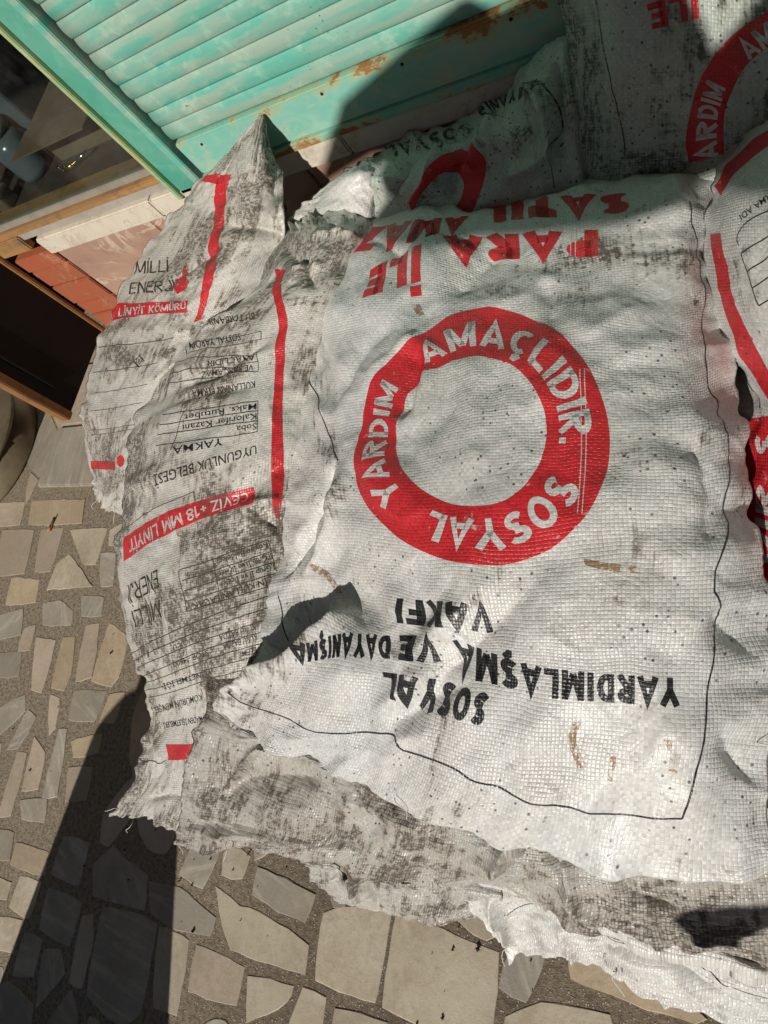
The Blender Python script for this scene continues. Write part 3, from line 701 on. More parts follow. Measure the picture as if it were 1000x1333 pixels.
    # ragged hems on the two ends
    for end, amt in ((0, rag[0]), (1, rag[1])):
        if amt:
            dirv = (P[0] - P[3]) if end == 0 else (P[-1] - P[-4]); dirv = dirv / (np.linalg.norm(dirv, axis=-1, keepdims=True) + 1e-9)
            o_ = amt * (fbm(U * 5, U * 0 + 3.3, seed + 31 + end, 3) + 0.25 * perlin(U * 60, U * 0 + 1.7, seed + 35))
            e = VV if end == 0 else Lv - VV
            Pd = Pd + dirv[None] * (o_[None] * np.exp(-e / 0.03))[..., None]
    S.P = Pd; S.N = normals(blur(Pd, 1))
    if (S.N * N).sum() < 0: S.N = -S.N
    S.proj = project(Pd)
    # underside
    su = np.linspace(0, 1, NU)[None]; sv = np.linspace(0, 1, NV)[:, None]
    tk = thick * (np.sin(np.pi * su) ** 0.55) * (np.sin(np.pi * sv) ** 0.55)
    dn = -N * 0.45 + np.array([0, 0, -0.75]); dn /= np.linalg.norm(dn, axis=-1, keepdims=True)
    B = P + dn * tk[..., None]; B[0] = Pd[0]; B[-1] = Pd[-1]; B[:, 0] = Pd[:, 0]; B[:, -1] = Pd[:, -1]
    B[..., 2] = np.maximum(B[..., 2], 0.012)
    idx = np.arange(NV * NU).reshape(NV, NU)
    bi = idx.copy(); inner = np.zeros((NV, NU), bool); inner[1:-1, 1:-1] = True
    bi[inner] = NV * NU + np.arange(inner.sum())
    Vall = np.concatenate([Pd.reshape(-1, 3), B[inner]]); base = np.array([Pd[..., 0].mean(), Pd[..., 1].mean(), max(0.0, B[..., 2].min())])
    def quads(a): return np.stack([a[:-1, :-1], a[1:, :-1], a[1:, 1:], a[:-1, 1:]], -1).reshape(-1, 4)
    q1 = quads(idx); q2 = quads(bi)[:, ::-1]
    nm = np.cross(Pd[NV // 2 + 1, NU // 2] - Pd[NV // 2, NU // 2], Pd[NV // 2, NU // 2 + 1] - Pd[NV // 2, NU // 2])
    flipq = nm @ N[NV // 2, NU // 2] < 0
    if flipq: q1, q2 = q1[:, ::-1], q2[:, ::-1]
    t1 = np.concatenate([q1[:, [0, 1, 2]], q1[:, [0, 2, 3]]]) if not flipq else np.concatenate([q1[:, [0, 1, 3]], q1[:, [1, 2, 3]]])
    t2 = np.concatenate([q2[:, [0, 1, 2]], q2[:, [0, 2, 3]]])
    Q = np.concatenate([t1, t2])
    me = bpy.data.meshes.new(name); me.vertices.add(len(Vall)); me.vertices.foreach_set('co', (Vall - base).ravel())
    me.loops.add(len(Q) * 3); me.loops.foreach_set('vertex_index', Q.ravel().astype(np.int32))
    me.polygons.add(len(Q)); me.polygons.foreach_set('loop_start', np.arange(len(Q), dtype=np.int32) * 3)
    uvl = me.uv_layers.new(name='UVMap'); uvv = np.zeros((len(Vall), 2)); uvv[:NV * NU, 0] = UU.ravel(); uvv[:NV * NU, 1] = VV.ravel()
    uvv[NV * NU:, 0] = UU[inner]; uvv[NV * NU:, 1] = VV[inner]
    uvl.data.foreach_set('uv', uvv[Q.ravel()].ravel().astype(np.float32))
    ra = me.attributes.new('relief', 'FLOAT', 'POINT'); rv = np.zeros(len(Vall), np.float32); rv[:NV * NU] = S.rel.ravel(); ra.data.foreach_set('value', rv)
    me.update(); me.validate()
    o = link(name, me, mat, None, True); o.location = base
    tag(o, label, 'sack', group)
    S.o = o; S.base = base; S.U, S.V = U, Vv
    return S

def p2ij(S, px, py):
    """grid coordinates of the cloth point that shows at a picture position"""
    d = (S.proj[..., 0] - px) ** 2 + (S.proj[..., 1] - py) ** 2
    sc = d + 0.0
    near = d < max(d.min() * 2.5, 9.0)
    depth = np.where(near, S.proj[..., 2], 99)
    dm = depth.min(); sc = np.where(near & (depth < dm + 0.03), d, 1e12)
    k = int(np.argmin(sc)); i, j = divmod(k, S.NU)
    i = min(max(i, 1), S.NV - 2); j = min(max(j, 1), S.NU - 2)
    a = S.proj[i, j, :2]; gi = (S.proj[i + 1, j, :2] - S.proj[i - 1, j, :2]) / 2; gj = (S.proj[i, j + 1, :2] - S.proj[i, j - 1, :2]) / 2
    A = np.stack([gi, gj], 1)
    try:
        e = np.linalg.solve(A, np.array([px, py]) - a); e = np.clip(e, -1.5, 1.5)
    except np.linalg.LinAlgError: e = np.zeros(2)
    return np.array([min(max(i + e[0], 0), S.NV - 1.001), min(max(j + e[1], 0), S.NU - 1.001)])

def sample(A, ij):
    i = np.clip(ij[:, 0], 0, A.shape[0] - 1.001); j = np.clip(ij[:, 1], 0, A.shape[1] - 1.001)
    i0 = i.astype(int); j0 = j.astype(int); fi = (i - i0)[:, None]; fj = (j - j0)[:, None]
    a, b, c, d = A[i0, j0], A[i0 + 1, j0], A[i0, j0 + 1], A[i0 + 1, j0 + 1]     # cells are split along a-d
    return np.where(fi >= fj, a + (b - a) * fi + (d - b) * fj, a + (c - a) * fj + (d - c) * fi)

def lay_print(S, name, V2, Fc, mat, lift=0.0004, step=1):
    """lay a flat outline (grid coordinates) onto the cloth as a thin film that follows every fold"""
    bm = bmesh.new(); vs = [bm.verts.new((v[0], v[1], 0)) for v in V2]
    for f in Fc:
        try: bm.faces.new([vs[q] for q in f])
        except ValueError: pass
    V2 = np.asarray(V2)
    for nrm, co in (((1, 0, 0), V2[:, 0]), ((0, 1, 0), V2[:, 1]), ((0.70711, -0.70711, 0), V2[:, 0] - V2[:, 1])):
        lo, hi = co.min(), co.max(); k = math.floor(lo) + 1
        while k < hi:
            pc = (k, k, 0) if nrm[2 - 2] != 0.70711 else (k, 0, 0)
            bmesh.ops.bisect_plane(bm, geom=bm.verts[:] + bm.edges[:] + bm.faces[:], plane_co=pc, plane_no=nrm, dist=1e-5); k += 1
    bm.verts.ensure_lookup_table(); bm.verts.index_update()
    ij = np.array([(v.co.x, v.co.y) for v in bm.verts])
    P = sample(S.P, ij); N = sample(S.N, ij); P = P + N * lift - S.base
    uv = np.stack([sample(S.UU[..., None], ij)[:, 0], sample(S.VV[..., None], ij)[:, 0]], 1)
    faces = [[v.index for v in f.verts] for f in bm.faces]; bm.free()
    me = bpy.data.meshes.new(name); me.from_pydata(P.tolist(), [], faces)
    nsm = sample(S.N, ij)
    ra = me.attributes.new('relief', 'FLOAT', 'POINT'); ra.data.foreach_set('value', sample(S.rel[..., None], ij)[:, 0].astype(np.float32))
    ul = me.uv_layers.new(name='UVMap'); li = np.zeros(len(me.loops), np.int32); me.loops.foreach_get('vertex_index', li)
    ul.data.foreach_set('uv', uv[li].ravel().astype(np.float32))
    me.update()
    # face the same way as the cloth
    fn = np.zeros(len(me.polygons) * 3); me.polygons.foreach_get('normal', fn); fn = fn.reshape(-1, 3)
    vi = np.array([f[0] for f in faces]); flip = ((fn * nsm[vi]).sum(1) < 0).mean() > 0.5
    if flip: me.flip_normals()
    return link(name, me, mat, S.o, True)

_tc = {}
def text_flat(s, weight=0.0):
    key = (s, weight)
    if key in _tc: return _tc[key]
    cu = bpy.data.curves.new('t', 'FONT'); cu.body = s; cu.resolution_u = 2; cu.offset = weight; cu.size = 1
    ob = bpy.data.objects.new('t', cu); COL.objects.link(ob)
    dg = bpy.context.evaluated_depsgraph_get(); me = bpy.data.meshes.new_from_object(ob.evaluated_get(dg))
    V = np.array([v.co[:2] for v in me.vertices]) if len(me.vertices) else np.zeros((0, 2)); Fc = [list(p.vertices) for p in me.polygons]
    bpy.data.objects.remove(ob); bpy.data.curves.remove(cu); bpy.data.meshes.remove(me)
    _tc[key] = (V, Fc); return V, Fc
CAP = 0.70
def _arc(cx, cy, rx, ry, a0, a1, n=9):
    return [(cx + rx * math.cos(math.radians(a0 + (a1 - a0) * k / (n - 1))), cy + ry * math.sin(math.radians(a0 + (a1 - a0) * k / (n - 1)))) for k in range(n)]
def glyph(ch, h):
    """centre lines of a bold sans capital, cap height 1, stroke half width h"""
    w = {'I': 2 * h, 'İ': 2 * h, 'M': 0.86, 'E': 0.56, 'F': 0.54, 'L': 0.54, 'J': 0.5, ' ': 0.22, '.': 2 * h, '+': 0.5, '1': 0.4, 'T': 0.62, 'A': 0.74, 'V': 0.72, 'Y': 0.70, 'O': 0.76, 'Ö': 0.76, 'Ç': 0.70, 'C': 0.70, 'Ğ': 0.74, 'G': 0.74}.get(ch, 0.66)
    l, r, b, t, m = h, w - h, h, 1 - h, 0.5; c = w / 2; e = h * 0.35
    S_ = _arc(c, 0.735, c - h, 0.265 - h, 25, 270, 11) + _arc(c, 0.265, c - h, 0.265 - h, 90, -155, 11)
    D = {'A': [[(l - e, 0), (c, t + h * .3), (r + e, 0)], [(l + 0.16 * w, 0.27), (r - 0.16 * w, 0.27)]],
         'B': [[(l, 0), (l, 1)], [(l, t)] + _arc(c, 0.75, c - h, 0.25 - h, 90, -90) + [(l, m)], [(l, m)] + _arc(c, 0.26, c - h, 0.26 - h, 90, -90) + [(l, b)]],
         'C': [_arc(c, m, c - h, m - h, 50, 310, 15)], 'Ç': [_arc(c, m, c - h, m - h, 50, 310, 15), [(c, 0.0), (c + 0.09, -0.10), (c, -0.20), (c - 0.12, -0.19)]],
         'D': [[(l, 0), (l, 1)], [(l, t), (c - .05, t)] + _arc(c - .05, m, r - c + .05, m - h, 80, -80, 11) + [(c - .05, b), (l, b)]],
         'E': [[(l, 0), (l, 1)], [(l, t), (w, t)], [(l, m), (w - .06, m)], [(l, b), (w, b)]], 'F': [[(l, 0), (l, 1)], [(l, t), (w, t)], [(l, m), (w - .08, m)]],
         'G': [_arc(c, m, c - h, m - h, 50, 330, 15) + [(r, m - .04), (c + .05, m - .04)]], 'I': [[(l, 0), (l, 1)]], 'İ': [[(l, 0), (l, 1)], [(l, 1.10), (l, 1.10 + 2 * h)]],
         'J': [[(r, 1), (r, 0.3)] + _arc(c, 0.3, c - h, 0.3 - h, 0, -180, 9)], 'K': [[(l, 0), (l, 1)], [(r + e, 1), (l, 0.40)], [(l + .14, 0.52), (r + e, 0)]],
         'L': [[(l, 1), (l, 0)], [(l, b), (w, b)]], 'M': [[(l, 0), (l, 1)], [(r, 0), (r, 1)], [(l, 0.98), (c, 0.12)], [(c, 0.12), (r, 0.98)]],
         'N': [[(l, 0), (l, 1)], [(r, 0), (r, 1)], [(l, 0.97), (r, 0.03)]], 'O': [_arc(c, m, c - h, m - h, 0, 360, 21)],
         'P': [[(l, 0), (l, 1)], [(l, t), (c - .05, t)] + _arc(c - .05, 0.71, r - c + .05, 0.29 - h, 80, -80, 9) + [(l, 0.42 + h)]],
         'R': [[(l, 0), (l, 1)], [(l, t), (c - .05, t)] + _arc(c - .05, 0.72, r - c + .05, 0.28 - h, 80, -80, 9) + [(l, 0.44 + h)], [(c - .05, 0.46), (r + e, 0)]],
         'S': [S_], 'Ş': [S_, [(c, 0.0), (c + 0.09, -0.10), (c, -0.20), (c - 0.12, -0.19)]], 'T': [[(c, 0), (c, 1)], [(0, t), (w, t)]],
         'U': [[(l, 1), (l, 0.32)] + _arc(c, 0.32, c - h, 0.32 - h, 180, 360, 11) + [(r, 1)]], 'V': [[(l - e, 1), (c, b - h * .3), (r + e, 1)]],
         'Y': [[(l - e, 1), (c, 0.45)], [(r + e, 1), (c, 0.45)], [(c, 0.5), (c, 0)]], 'Z': [[(0, t), (r, t), (l, b), (w, b)]], '.': [[(l, 0), (l, 2 * h)]],
         '+': [[(c, .2), (c, .7)], [(0, .45), (w, .45)]], '1': [[(0.02, .75), (r, 0.95)], [(r, 0), (r, 1)]], '8': [_arc(c, .74, c - h - .03, .26 - h, 0, 360, 15), _arc(c, .26, c - h, .26 - h, 0, 360, 15)]}
    if ch in 'ÖÜ':
        base = {'Ö': D['O'], 'Ü': D['U']}[ch]; return w, base + [[(c - .15, 1.1), (c - .15, 1.1 + 2 * h)], [(c + .15, 1.1), (c + .15, 1.1 + 2 * h)]]
    return w, D.get(ch, [])
def stroke_text(s, t=0.18, gap=0.12):
    V = []; Fc = []; x = 0.0; h = t / 2
    for ch in s:
        w, pls = glyph(ch, h)
        for pl in pls:
            P = np.array(pl, float); d = np.diff(P, axis=0); d /= np.linalg.norm(d, axis=1, keepdims=True) + 1e-9
            closed = np.linalg.norm(P[0] - P[-1]) < 1e-6; k0 = len(V)
            for k in range(len(P)):
                d0 = d[k - 1] if k > 0 else (d[-1] if closed else d[0]); d1 = d[k] if k < len(d) else (d[0] if closed else d[-1])
                n0 = np.array([-d0[1], d0[0]]); n1 = np.array([-d1[1], d1[0]]); mv = n0 + n1; mv /= max(np.linalg.norm(mv), 1e-6); sc = min(1 / max(mv @ n0, 0.3), 2.2)
                for sg in (1, -1): V.append((P[k] + mv * sg * h * sc + np.array([x, 0])) * CAP)
            Fc += [[k0 + 2 * k, k0 + 2 * k + 1, k0 + 2 * k + 3, k0 + 2 * k + 2] for k in range(len(P) - 1)]
        x += w + gap
    return np.array(V), Fc
def flat_text(s, weight):
    return stroke_text(s, weight) if weight > 0.1 else text_flat(s, weight)
def place_text(S, s, st, mat, weight=0.02, name='lettering', step=1, lift=0.0004):
    """st: stations (fraction, base point, cap point) in the picture; the line runs through them"""
    V, Fc = flat_text(s, weight)
    if len(V) == 0: return
    x0, x1 = V[:, 0].min(), V[:, 0].max(); t = (V[:, 0] - x0) / (x1 - x0); h = V[:, 1] / CAP
    fr0 = [q[0] for q in st]; fr = np.linspace(0, 1, max(5, min(25, int(3 * len(s)) + 1)))
    def dense(k):
        px = np.stack([np.interp(fr, fr0, [q[k][c] for q in st]) for c in (0, 1)], 1)
        ij = np.array([p2ij(S, *q) for q in px])
        for _ in range(2):
            ij[1:-1] = (ij[:-2] + 2 * ij[1:-1] + ij[2:]) / 4
        return ij
    B = dense(1); T = dense(2)
    b = np.stack([np.interp(t, fr, B[:, k]) for k in (0, 1)], 1); tp = np.stack([np.interp(t, fr, T[:, k]) for k in (0, 1)], 1)
    return lay_print(S, name, b + (tp - b) * h[:, None], Fc, mat, lift, step)
def quad_text(S, s, bs, be, ts, te, mat, **kw):
    return place_text(S, s, [(0, bs, ts), (1, be, te)], mat, **kw)
def strip(S, name, A, B, mat, step=1, lift=0.0003, sub=4):
    """a printed band between two picture polylines"""
    A = catmull(np.array([p2ij(S, *q) for q in A]), (len(A) - 1) * sub + 1, 0); B = catmull(np.array([p2ij(S, *q) for q in B]), (len(B) - 1) * sub + 1, 0)
    n = len(A); V = np.concatenate([A, B]); return lay_print(S, name, V, [(i, i + 1, n + i + 1, n + i) for i in range(n - 1)], mat, lift, step)
def line(S, name, pts, width, mat, step=1, sub=3, lift=0.0003):
    """a thin printed or sewn line; width in metres"""
    ij = np.array([p2ij(S, *q) for q in pts])
    if len(ij) > 2: ij = catmull(ij, (len(ij) - 1) * sub + 1, 0)
    su = S.U[-1] / (S.NU - 1); sv = S.V[-1] / (S.NV - 1); uv = ij * np.array([sv, su])
    d = np.gradient(uv, axis=0); d /= np.linalg.norm(d, axis=1, keepdims=True) + 1e-9; nn = np.stack([-d[:, 1], d[:, 0]], 1)
    a = (uv + nn * width / 2) / np.array([sv, su]); b = (uv - nn * width / 2) / np.array([sv, su]); n = len(a)
    return lay_print(S, name, np.concatenate([a, b]), [(i, i + 1, n + i + 1, n + i) for i in range(n - 1)], mat, lift, step)
def ring(S, cen, outer, inner, mat, n=96):
    O, I = ring_curves(S, cen, outer, inner); th = np.linspace(0, 2 * np.pi, n, endpoint=False)
    a = O(th); b = I(th); m_ = (a + b) / 2
    V = np.concatenate([a, m_, b]); Fc = []
    for k in range(n):
        j = (k + 1) % n; Fc += [(k, j, n + j, n + k), (n + k, n + j, 2 * n + j, 2 * n + k)]
    return lay_print(S, 'ring_print', V, Fc, mat, 0.0003)
def ring_curves(S, cen, outer, inner):
    def mk(pts):
        ang = np.array([math.atan2(x - cen[0], -(y - cen[1])) % (2 * math.pi) for x, y in pts]); o_ = np.argsort(ang)
        ij = np.array([p2ij(S, *pts[k]) for k in o_]); an = ang[o_]
        an = np.r_[an - 2 * np.pi, an, an + 2 * np.pi]; ij = np.concatenate([ij, ij, ij])
        gx_ = np.linspace(-0.5, 2 * np.pi + 0.5, 400); sm = []
        for k in (0, 1):
            y_ = np.interp(gx_, an, ij[:, k])
            for _ in range(60): y_[1:-1] = (y_[:-2] + 2 * y_[1:-1] + y_[2:]) / 4
            sm.append(y_)
        return lambda th: np.stack([np.interp(th % (2 * np.pi), gx_, sm[0]), np.interp(th % (2 * np.pi), gx_, sm[1])], 1)
    return mk(outer), mk(inner)
def ring_text(S, s, cen, outer, inner, a0, a1, mat, lo=0.22, hi=0.74, weight=0.2):
    O, I = ring_curves(S, cen, outer, inner); V, Fc = flat_text(s, weight)
    # fine split so that letters bend with the ring
    x0, x1 = V[:, 0].min(), V[:, 0].max(); t = (V[:, 0] - x0) / (x1 - x0); h = lo + (hi - lo) * V[:, 1] / CAP
    th = np.radians(a0 + (a1 - a0) * t); return lay_print(S, 'lettering', I(th) + (O(th) - I(th)) * h[:, None], Fc, mat, 0.0006)

RED = (0.56, 0.022, 0.030); BLK = (0.020, 0.020, 0.022); WHT = (0.58, 0.575, 0.555)

# ---- far left sack leaning on the shutter, tip up
m1 = sack_mat('weathered_sack_cloth', (0.58, 0.555, 0.51), 0.92, None, 1.3, wear=0.6, speck=0.3)
m1r = sack_mat('weathered_sack_red', (0.58, 0.555, 0.51), 0.80, RED, 1.3, wear=0.7, speck=0.2)
m1k = sack_mat('weathered_sack_black', (0.58, 0.555, 0.51), 0.85, BLK, 1.3, wear=0.7, speck=0.2)
m1w = sack_mat('weathered_sack_white', WHT, 0.45, None, 1.3)
s1 = make_sack('coal_sack', [
    [('y', 336, 157, 1.075), ('y', 339, 156, 1.07), ('y', 342, 158, 1.075)],
    [('y', 305, 196, 1.05), ('y', 330, 190, 1.01), ('y', 350, 198, 1.03)],
    [('y', 262, 236, 1.04), ('y', 318, 228, 0.96), ('y', 360, 232, 1.00)],
    [(222, 282, .52), (268, 276, .575), (318, 270, .59), (366, 268, .55)],
    [(180, 345, .46), (235, 340, .535), (295, 332, .56), (362, 325, .50)],
    [(146, 415, .40), (195, 415, .49), (255, 408, .51), (330, 400, .45)],
    [(116, 495, .35), (165, 500, .43), (225, 495, .455), (305, 490, .40)],
    [(113, 560, .29), (150, 565, .375), (200, 565, .40), (280, 565, .35)],
    [(118, 615, .24), (145, 618, .30), (180, 622, .32), (245, 628, .28)],
    [(126, 645, .20), (140, 658, .205), (165, 670, .21), (215, 680, .20)]],
    res=0.005, thick=0.14, wrinkle=1.0, seed=11, mat=m1, rag=(0, 0.012),
    label='dirty sack at far left whose peaked corner leans against the turquoise shutter',
    creases=[([(330, 170), (318, 230), (330, 280)], 0.012, 0.018), ([(290, 290), (330, 296), (362, 305)], -0.018, 0.014),
             ([(345, 170), (350, 220), (358, 270)], -0.006, 0.010), ([(205, 385), (245, 350), (290, 315)], -0.010, 0.012),
             ([(150, 430), (220, 425), (260, 435)], 0.006, 0.02)])
strip(s1, 'red_stripe', [(301, 227), (294, 265), (291, 296), (286, 322), (278, 361), (269, 395), (262, 416)],
      [(286, 227), (279, 265), (278, 296), (271, 328), (265, 361), (260, 395), (252, 420)], m1r)
strip(s1, 'red_stripe', [(266, 226), (284, 226)], [(262, 236), (284, 240)], m1r)
strip(s1, 'red_band', [(149, 398), (172, 395), (200, 393), (245, 391)], [(142, 420), (170, 413), (200, 409), (245, 407)], m1r)
quad_text(s1, 'LİNYİT KÖMÜRÜ', (154, 412), (242, 402), (156, 401), (242, 394), m1w, weight=0.15)
quad_text(s1, 'MİLLİ', (174, 357), (219, 354), (177, 340), (219, 338), m1k, weight=0.12)
quad_text(s1, 'ENERJİ', (168, 383), (225, 379), (171, 368), (225, 364), m1k, weight=0.12)
fl = np.array([p2ij(s1, *q) for q in [(240, 343), (243, 358), (246, 368), (240, 378), (231, 383), (226, 376), (230, 366), (238, 358)]])
lay_print(s1, 'flame_emblem', fl, [tuple(range(8))], m1r)
for (a, b) in [((128, 452), (225, 440)), ((121, 485), (205, 472)), ((120, 512), (192, 500)), ((118, 535), (185, 524)), ((118, 560), (178, 552)), ((119, 566), (176, 558))]:
    line(s1, 'table_line', [a, ((a[0] + b[0]) / 2, (a[1] + b[1]) / 2 + 1), b], 0.0013, m1k)
line(s1, 'diamond_mark', [(174, 470), (181, 463), (188, 470), (181, 478), (174, 470)], 0.002, m1k, sub=1)
quad_text(s1, 'TKİ', (176, 473), (186, 471), (177, 467), (186, 466), m1k, weight=0.0)
strip(s1, 'red_band', [(118, 600), (134, 600), (150, 601)], [(119, 611), (134, 611), (150, 612)], m1r)
el = np.array([p2ij(s1, 157 + 5 * math.cos(t), 600 + 8 * math.sin(t)) for t in np.linspace(0, 2 * np.pi, 12, endpoint=False)])
lay_print(s1, 'oval_emblem', el, [tuple(range(12))], m1r)

# ---- second sack from the left, covered in tables
m2 = sack_mat('muddy_sack_cloth', (0.61, 0.59, 0.545), 0.97, None, 4.2, wear=0.5, speck=0.25)
m2r = sack_mat('muddy_sack_red', (0.61, 0.59, 0.545), 0.75, RED, 4.2, wear=0.5, speck=0.2)
m2k = sack_mat('muddy_sack_black', (0.61, 0.59, 0.545), 0.88, BLK, 4.2, wear=0.6, speck=0.2)
m2w = sack_mat('muddy_sack_white', WHT, 0.45, None, 4.2)
s2 = make_sack('coal_sack', [
    [(372, 300, .50), (392, 287, .53), (425, 278, .54), (458, 274, .525), (485, 272, .49)],
    [(362, 325, .51), (388, 305, .555), (425, 298, .565), (462, 295, .545), (495, 300, .49)],
    [(318, 395, .50), (350, 365, .55), (395, 345, .57), (445, 340, .54), (490, 350, .48)],
    [(228, 460, .46), (272, 430, .53), (345, 410, .565), (415, 402, .545), (470, 412, .46)],
    [(190, 530, .43), (238, 505, .515), (320, 480, .555), (395, 470, .52), (455, 480, .43)],
    [(168, 615, .40), (220, 595, .50), (300, 575, .54), (380, 560, .50), (440, 570, .42)],
    [(158, 700, .37), (212, 685, .475), (290, 665, .515), (370, 650, .475), (430, 660, .40)],
    [(162, 790, .35), (216, 778, .45), (290, 765, .48), (365, 755, .44), (420, 760, .38)],
    [(180, 870, .33), (228, 868, .405), (290, 860, .43), (355, 850, .41), (410, 850, .36)],
    [(200, 930, .29), (238, 935, .345), (285, 935, .37), (340, 935, .36), (390, 935, .33)],
    [(182, 1000, .25), (222, 1002, .285), (262, 1005, .30), (320, 1010, .30), (370, 1010, .29)],
    [(152, 1062, .215), (200, 1066, .23), (250, 1075, .245), (310, 1085, .25), (360, 1090, .25)]],
    res=0.0045, thick=0.15, wrinkle=0.9, seed=23, mat=m2, rag=(0, 0.016),
    label='sack printed with black tables and a long red stripe, half under the ring sack',
    creases=[([(230, 500), (280, 485), (345, 445)], -0.016, 0.012), ([(225, 480), (300, 470), (360, 455)], 0.006, 0.012),
             ([(285, 655), (330, 640), (365, 600)], -0.014, 0.014), ([(325, 655), (365, 650)], 0.012, 0.006), ([(330, 665), (365, 690)], -0.012, 0.008),
             ([(230, 520), (270, 510), (330, 500)], -0.010, 0.009), ([(372, 320), (400, 340), (415, 380)], -0.012, 0.010),
             ([(400, 310), (440, 300), (470, 310)], 0.010, 0.010), ([(380, 350), (420, 345)], 0.010, 0.008),
             ([(195, 1035), (225, 1030), (255, 1040)], -0.016, 0.008), ([(200, 950), (225, 1000), (250, 1050)], 0.008, 0.010)])
strip(s2, 'red_stripe', [(358, 350), (360, 400), (358, 450), (357, 500), (354, 560), (353, 620), (356, 668)],
      [(371, 350), (371, 400), (371, 450), (369, 500), (368, 560), (370, 620), (364, 680)], m2r)
strip(s2, 'red_band', [(162, 699), (200, 675), (244, 657), (290, 643), (330, 634)], [(161, 731), (203, 703), (250, 681), (292, 666), (330, 655)], m2r)
place_text(s2, 'CEVİZ +18 MM LİNYİT', [(0, (322, 640), (322, 652)), (.35, (262, 656), (265, 670)), (.7, (205, 680), (208, 697)), (1, (168, 703), (169, 719))], m2w, weight=0.14)
strip(s2, 'red_block', [(216, 969), (236, 969), (256, 967)], [(219, 990), (237, 989), (257, 987)], m2r)
T2 = dict(name='table_line')
def mid(a, b, f): return (a[0] + (b[0] - a[0]) * f, a[1] + (b[1] - a[1]) * f)
TT = [(172, 850), (254, 810), (350, 776)]; BB = [(193, 908), (278, 882), (345, 866)]
for f in (0, .17, .34, .5, .67, .84, 1):
    line(s2, 'table_line', [mid(a, b, f) for a, b in zip(TT, BB)], 0.0016, m2k)
for (a, b) in [((233, 743), (349, 703)), ((237, 756), (354, 718)), ((240, 769), (358, 732)), ((242, 783), (361, 746)), ((243, 796), (364, 760)),
               ((233, 743), (243, 796)), ((277, 728), (285, 770)), ((349, 703), (364, 760)),
               ((242, 451), (340, 431)), ((243, 461), (340, 442)), ((340, 431), (340, 442)), ((242, 451), (243, 461)),
               ((227, 472), (336, 457)), ((222, 486), (336, 471)), ((218, 500), (336, 484)), ((212, 540), (336, 522)), ((208, 553), (335, 535)), ((205, 566), (335, 548)), ((203, 580), (335, 562)),
               ((336, 457), (336, 484)), ((336, 522), (335, 562)), ((222, 586), (240, 535)), ((162, 688), (200, 662)), ((200, 662), (252, 640)), ((252, 640), (254, 652)), ((278, 893), (322, 880))]:
    line(s2, 'table_line', [a, mid(a, b, .5), b], 0.0014, m2k, sub=2)
for s, bs, be, ts, te in [
    ('BU TORBANIN', (331, 407), (270, 415), (332, 416), (270, 424)), ('KÖMÜRÜ', (304, 398), (280, 401), (305, 405), (280, 408)),
    ('SOSYAL YARDIM', (313, 434), (246, 446), (314, 443), (247, 455)), ('AMAÇLIDIR', (332, 461), (270, 470), (332, 469), (270, 478)),
    ('VE SATILAMAZ', (330, 474), (262, 484), (330, 482), (262, 492)), ('KULLANAN FİRMA', (332, 496), (250, 508), (332, 505), (250, 518)),
    ('Kalorifer Kazanı', (334, 538), (238, 553), (334, 546), (238, 562)), ('Maks. Rutubet', (334, 525), (240, 540), (334, 533), (240, 548)),
    ('Soba', (334, 551), (308, 555), (334, 559), (308, 563)), ('YAKMA', (290, 570), (225, 582), (290, 580), (225, 592)),
    ('UYGUNLUK BELGESİ', (334, 579), (200, 618), (334, 591), (202, 632)),
    ('Köy ve Beldeler', (347, 706), (285, 727), (350, 714), (286, 735)), ('II.Grup İl ve İlçeler', (352, 720), (284, 744), (355, 728), (286, 752)),
    ('I.Grup İl ve İlçeler', (356, 734), (286, 758), (358, 742), (288, 766)), ('İÇİN KULLANILACAK', (360, 748), (250, 786), (362, 756), (252, 795)),
    ('ENERJİ', (205, 741), (166, 762), (208, 764), (170, 786)), ('MİLLİ', (208, 781), (171, 796), (211, 804), (176, 817)),
    ('KURU BAZDA', (332, 812), (285, 827), (333, 820), (286, 835)), ('KURU BAZDA', (334, 826), (290, 838), (335, 834), (291, 846)),
    ('STOP - 4800', (270, 846), (225, 862), (272, 853), (227, 869)), ('UÇUCU', (250, 830), (225, 840), (251, 836), (226, 846)), ('ELEME', (333, 842), (310, 849), (334, 850), (311, 857)),
    ('YÖNETMELİĞİ', (275, 870), (212, 890), (276, 878), (214, 897)), ('KÖMÜRÜN MENŞEİ', (262, 903), (200, 921), (263, 912), (202, 929)), ('MADEN İŞLETMELERİ', (262, 932), (212, 941), (263, 940), (214, 948))]:
    quad_text(s2, s, bs, be, ts, te, m2k, weight=0.004 if s not in ('MİLLİ', 'ENERJİ') else 0.11)
line(s2, 'border_line', [(178, 987), (188, 992), (198, 990), (207, 994), (216, 990)], 0.002, m2k)

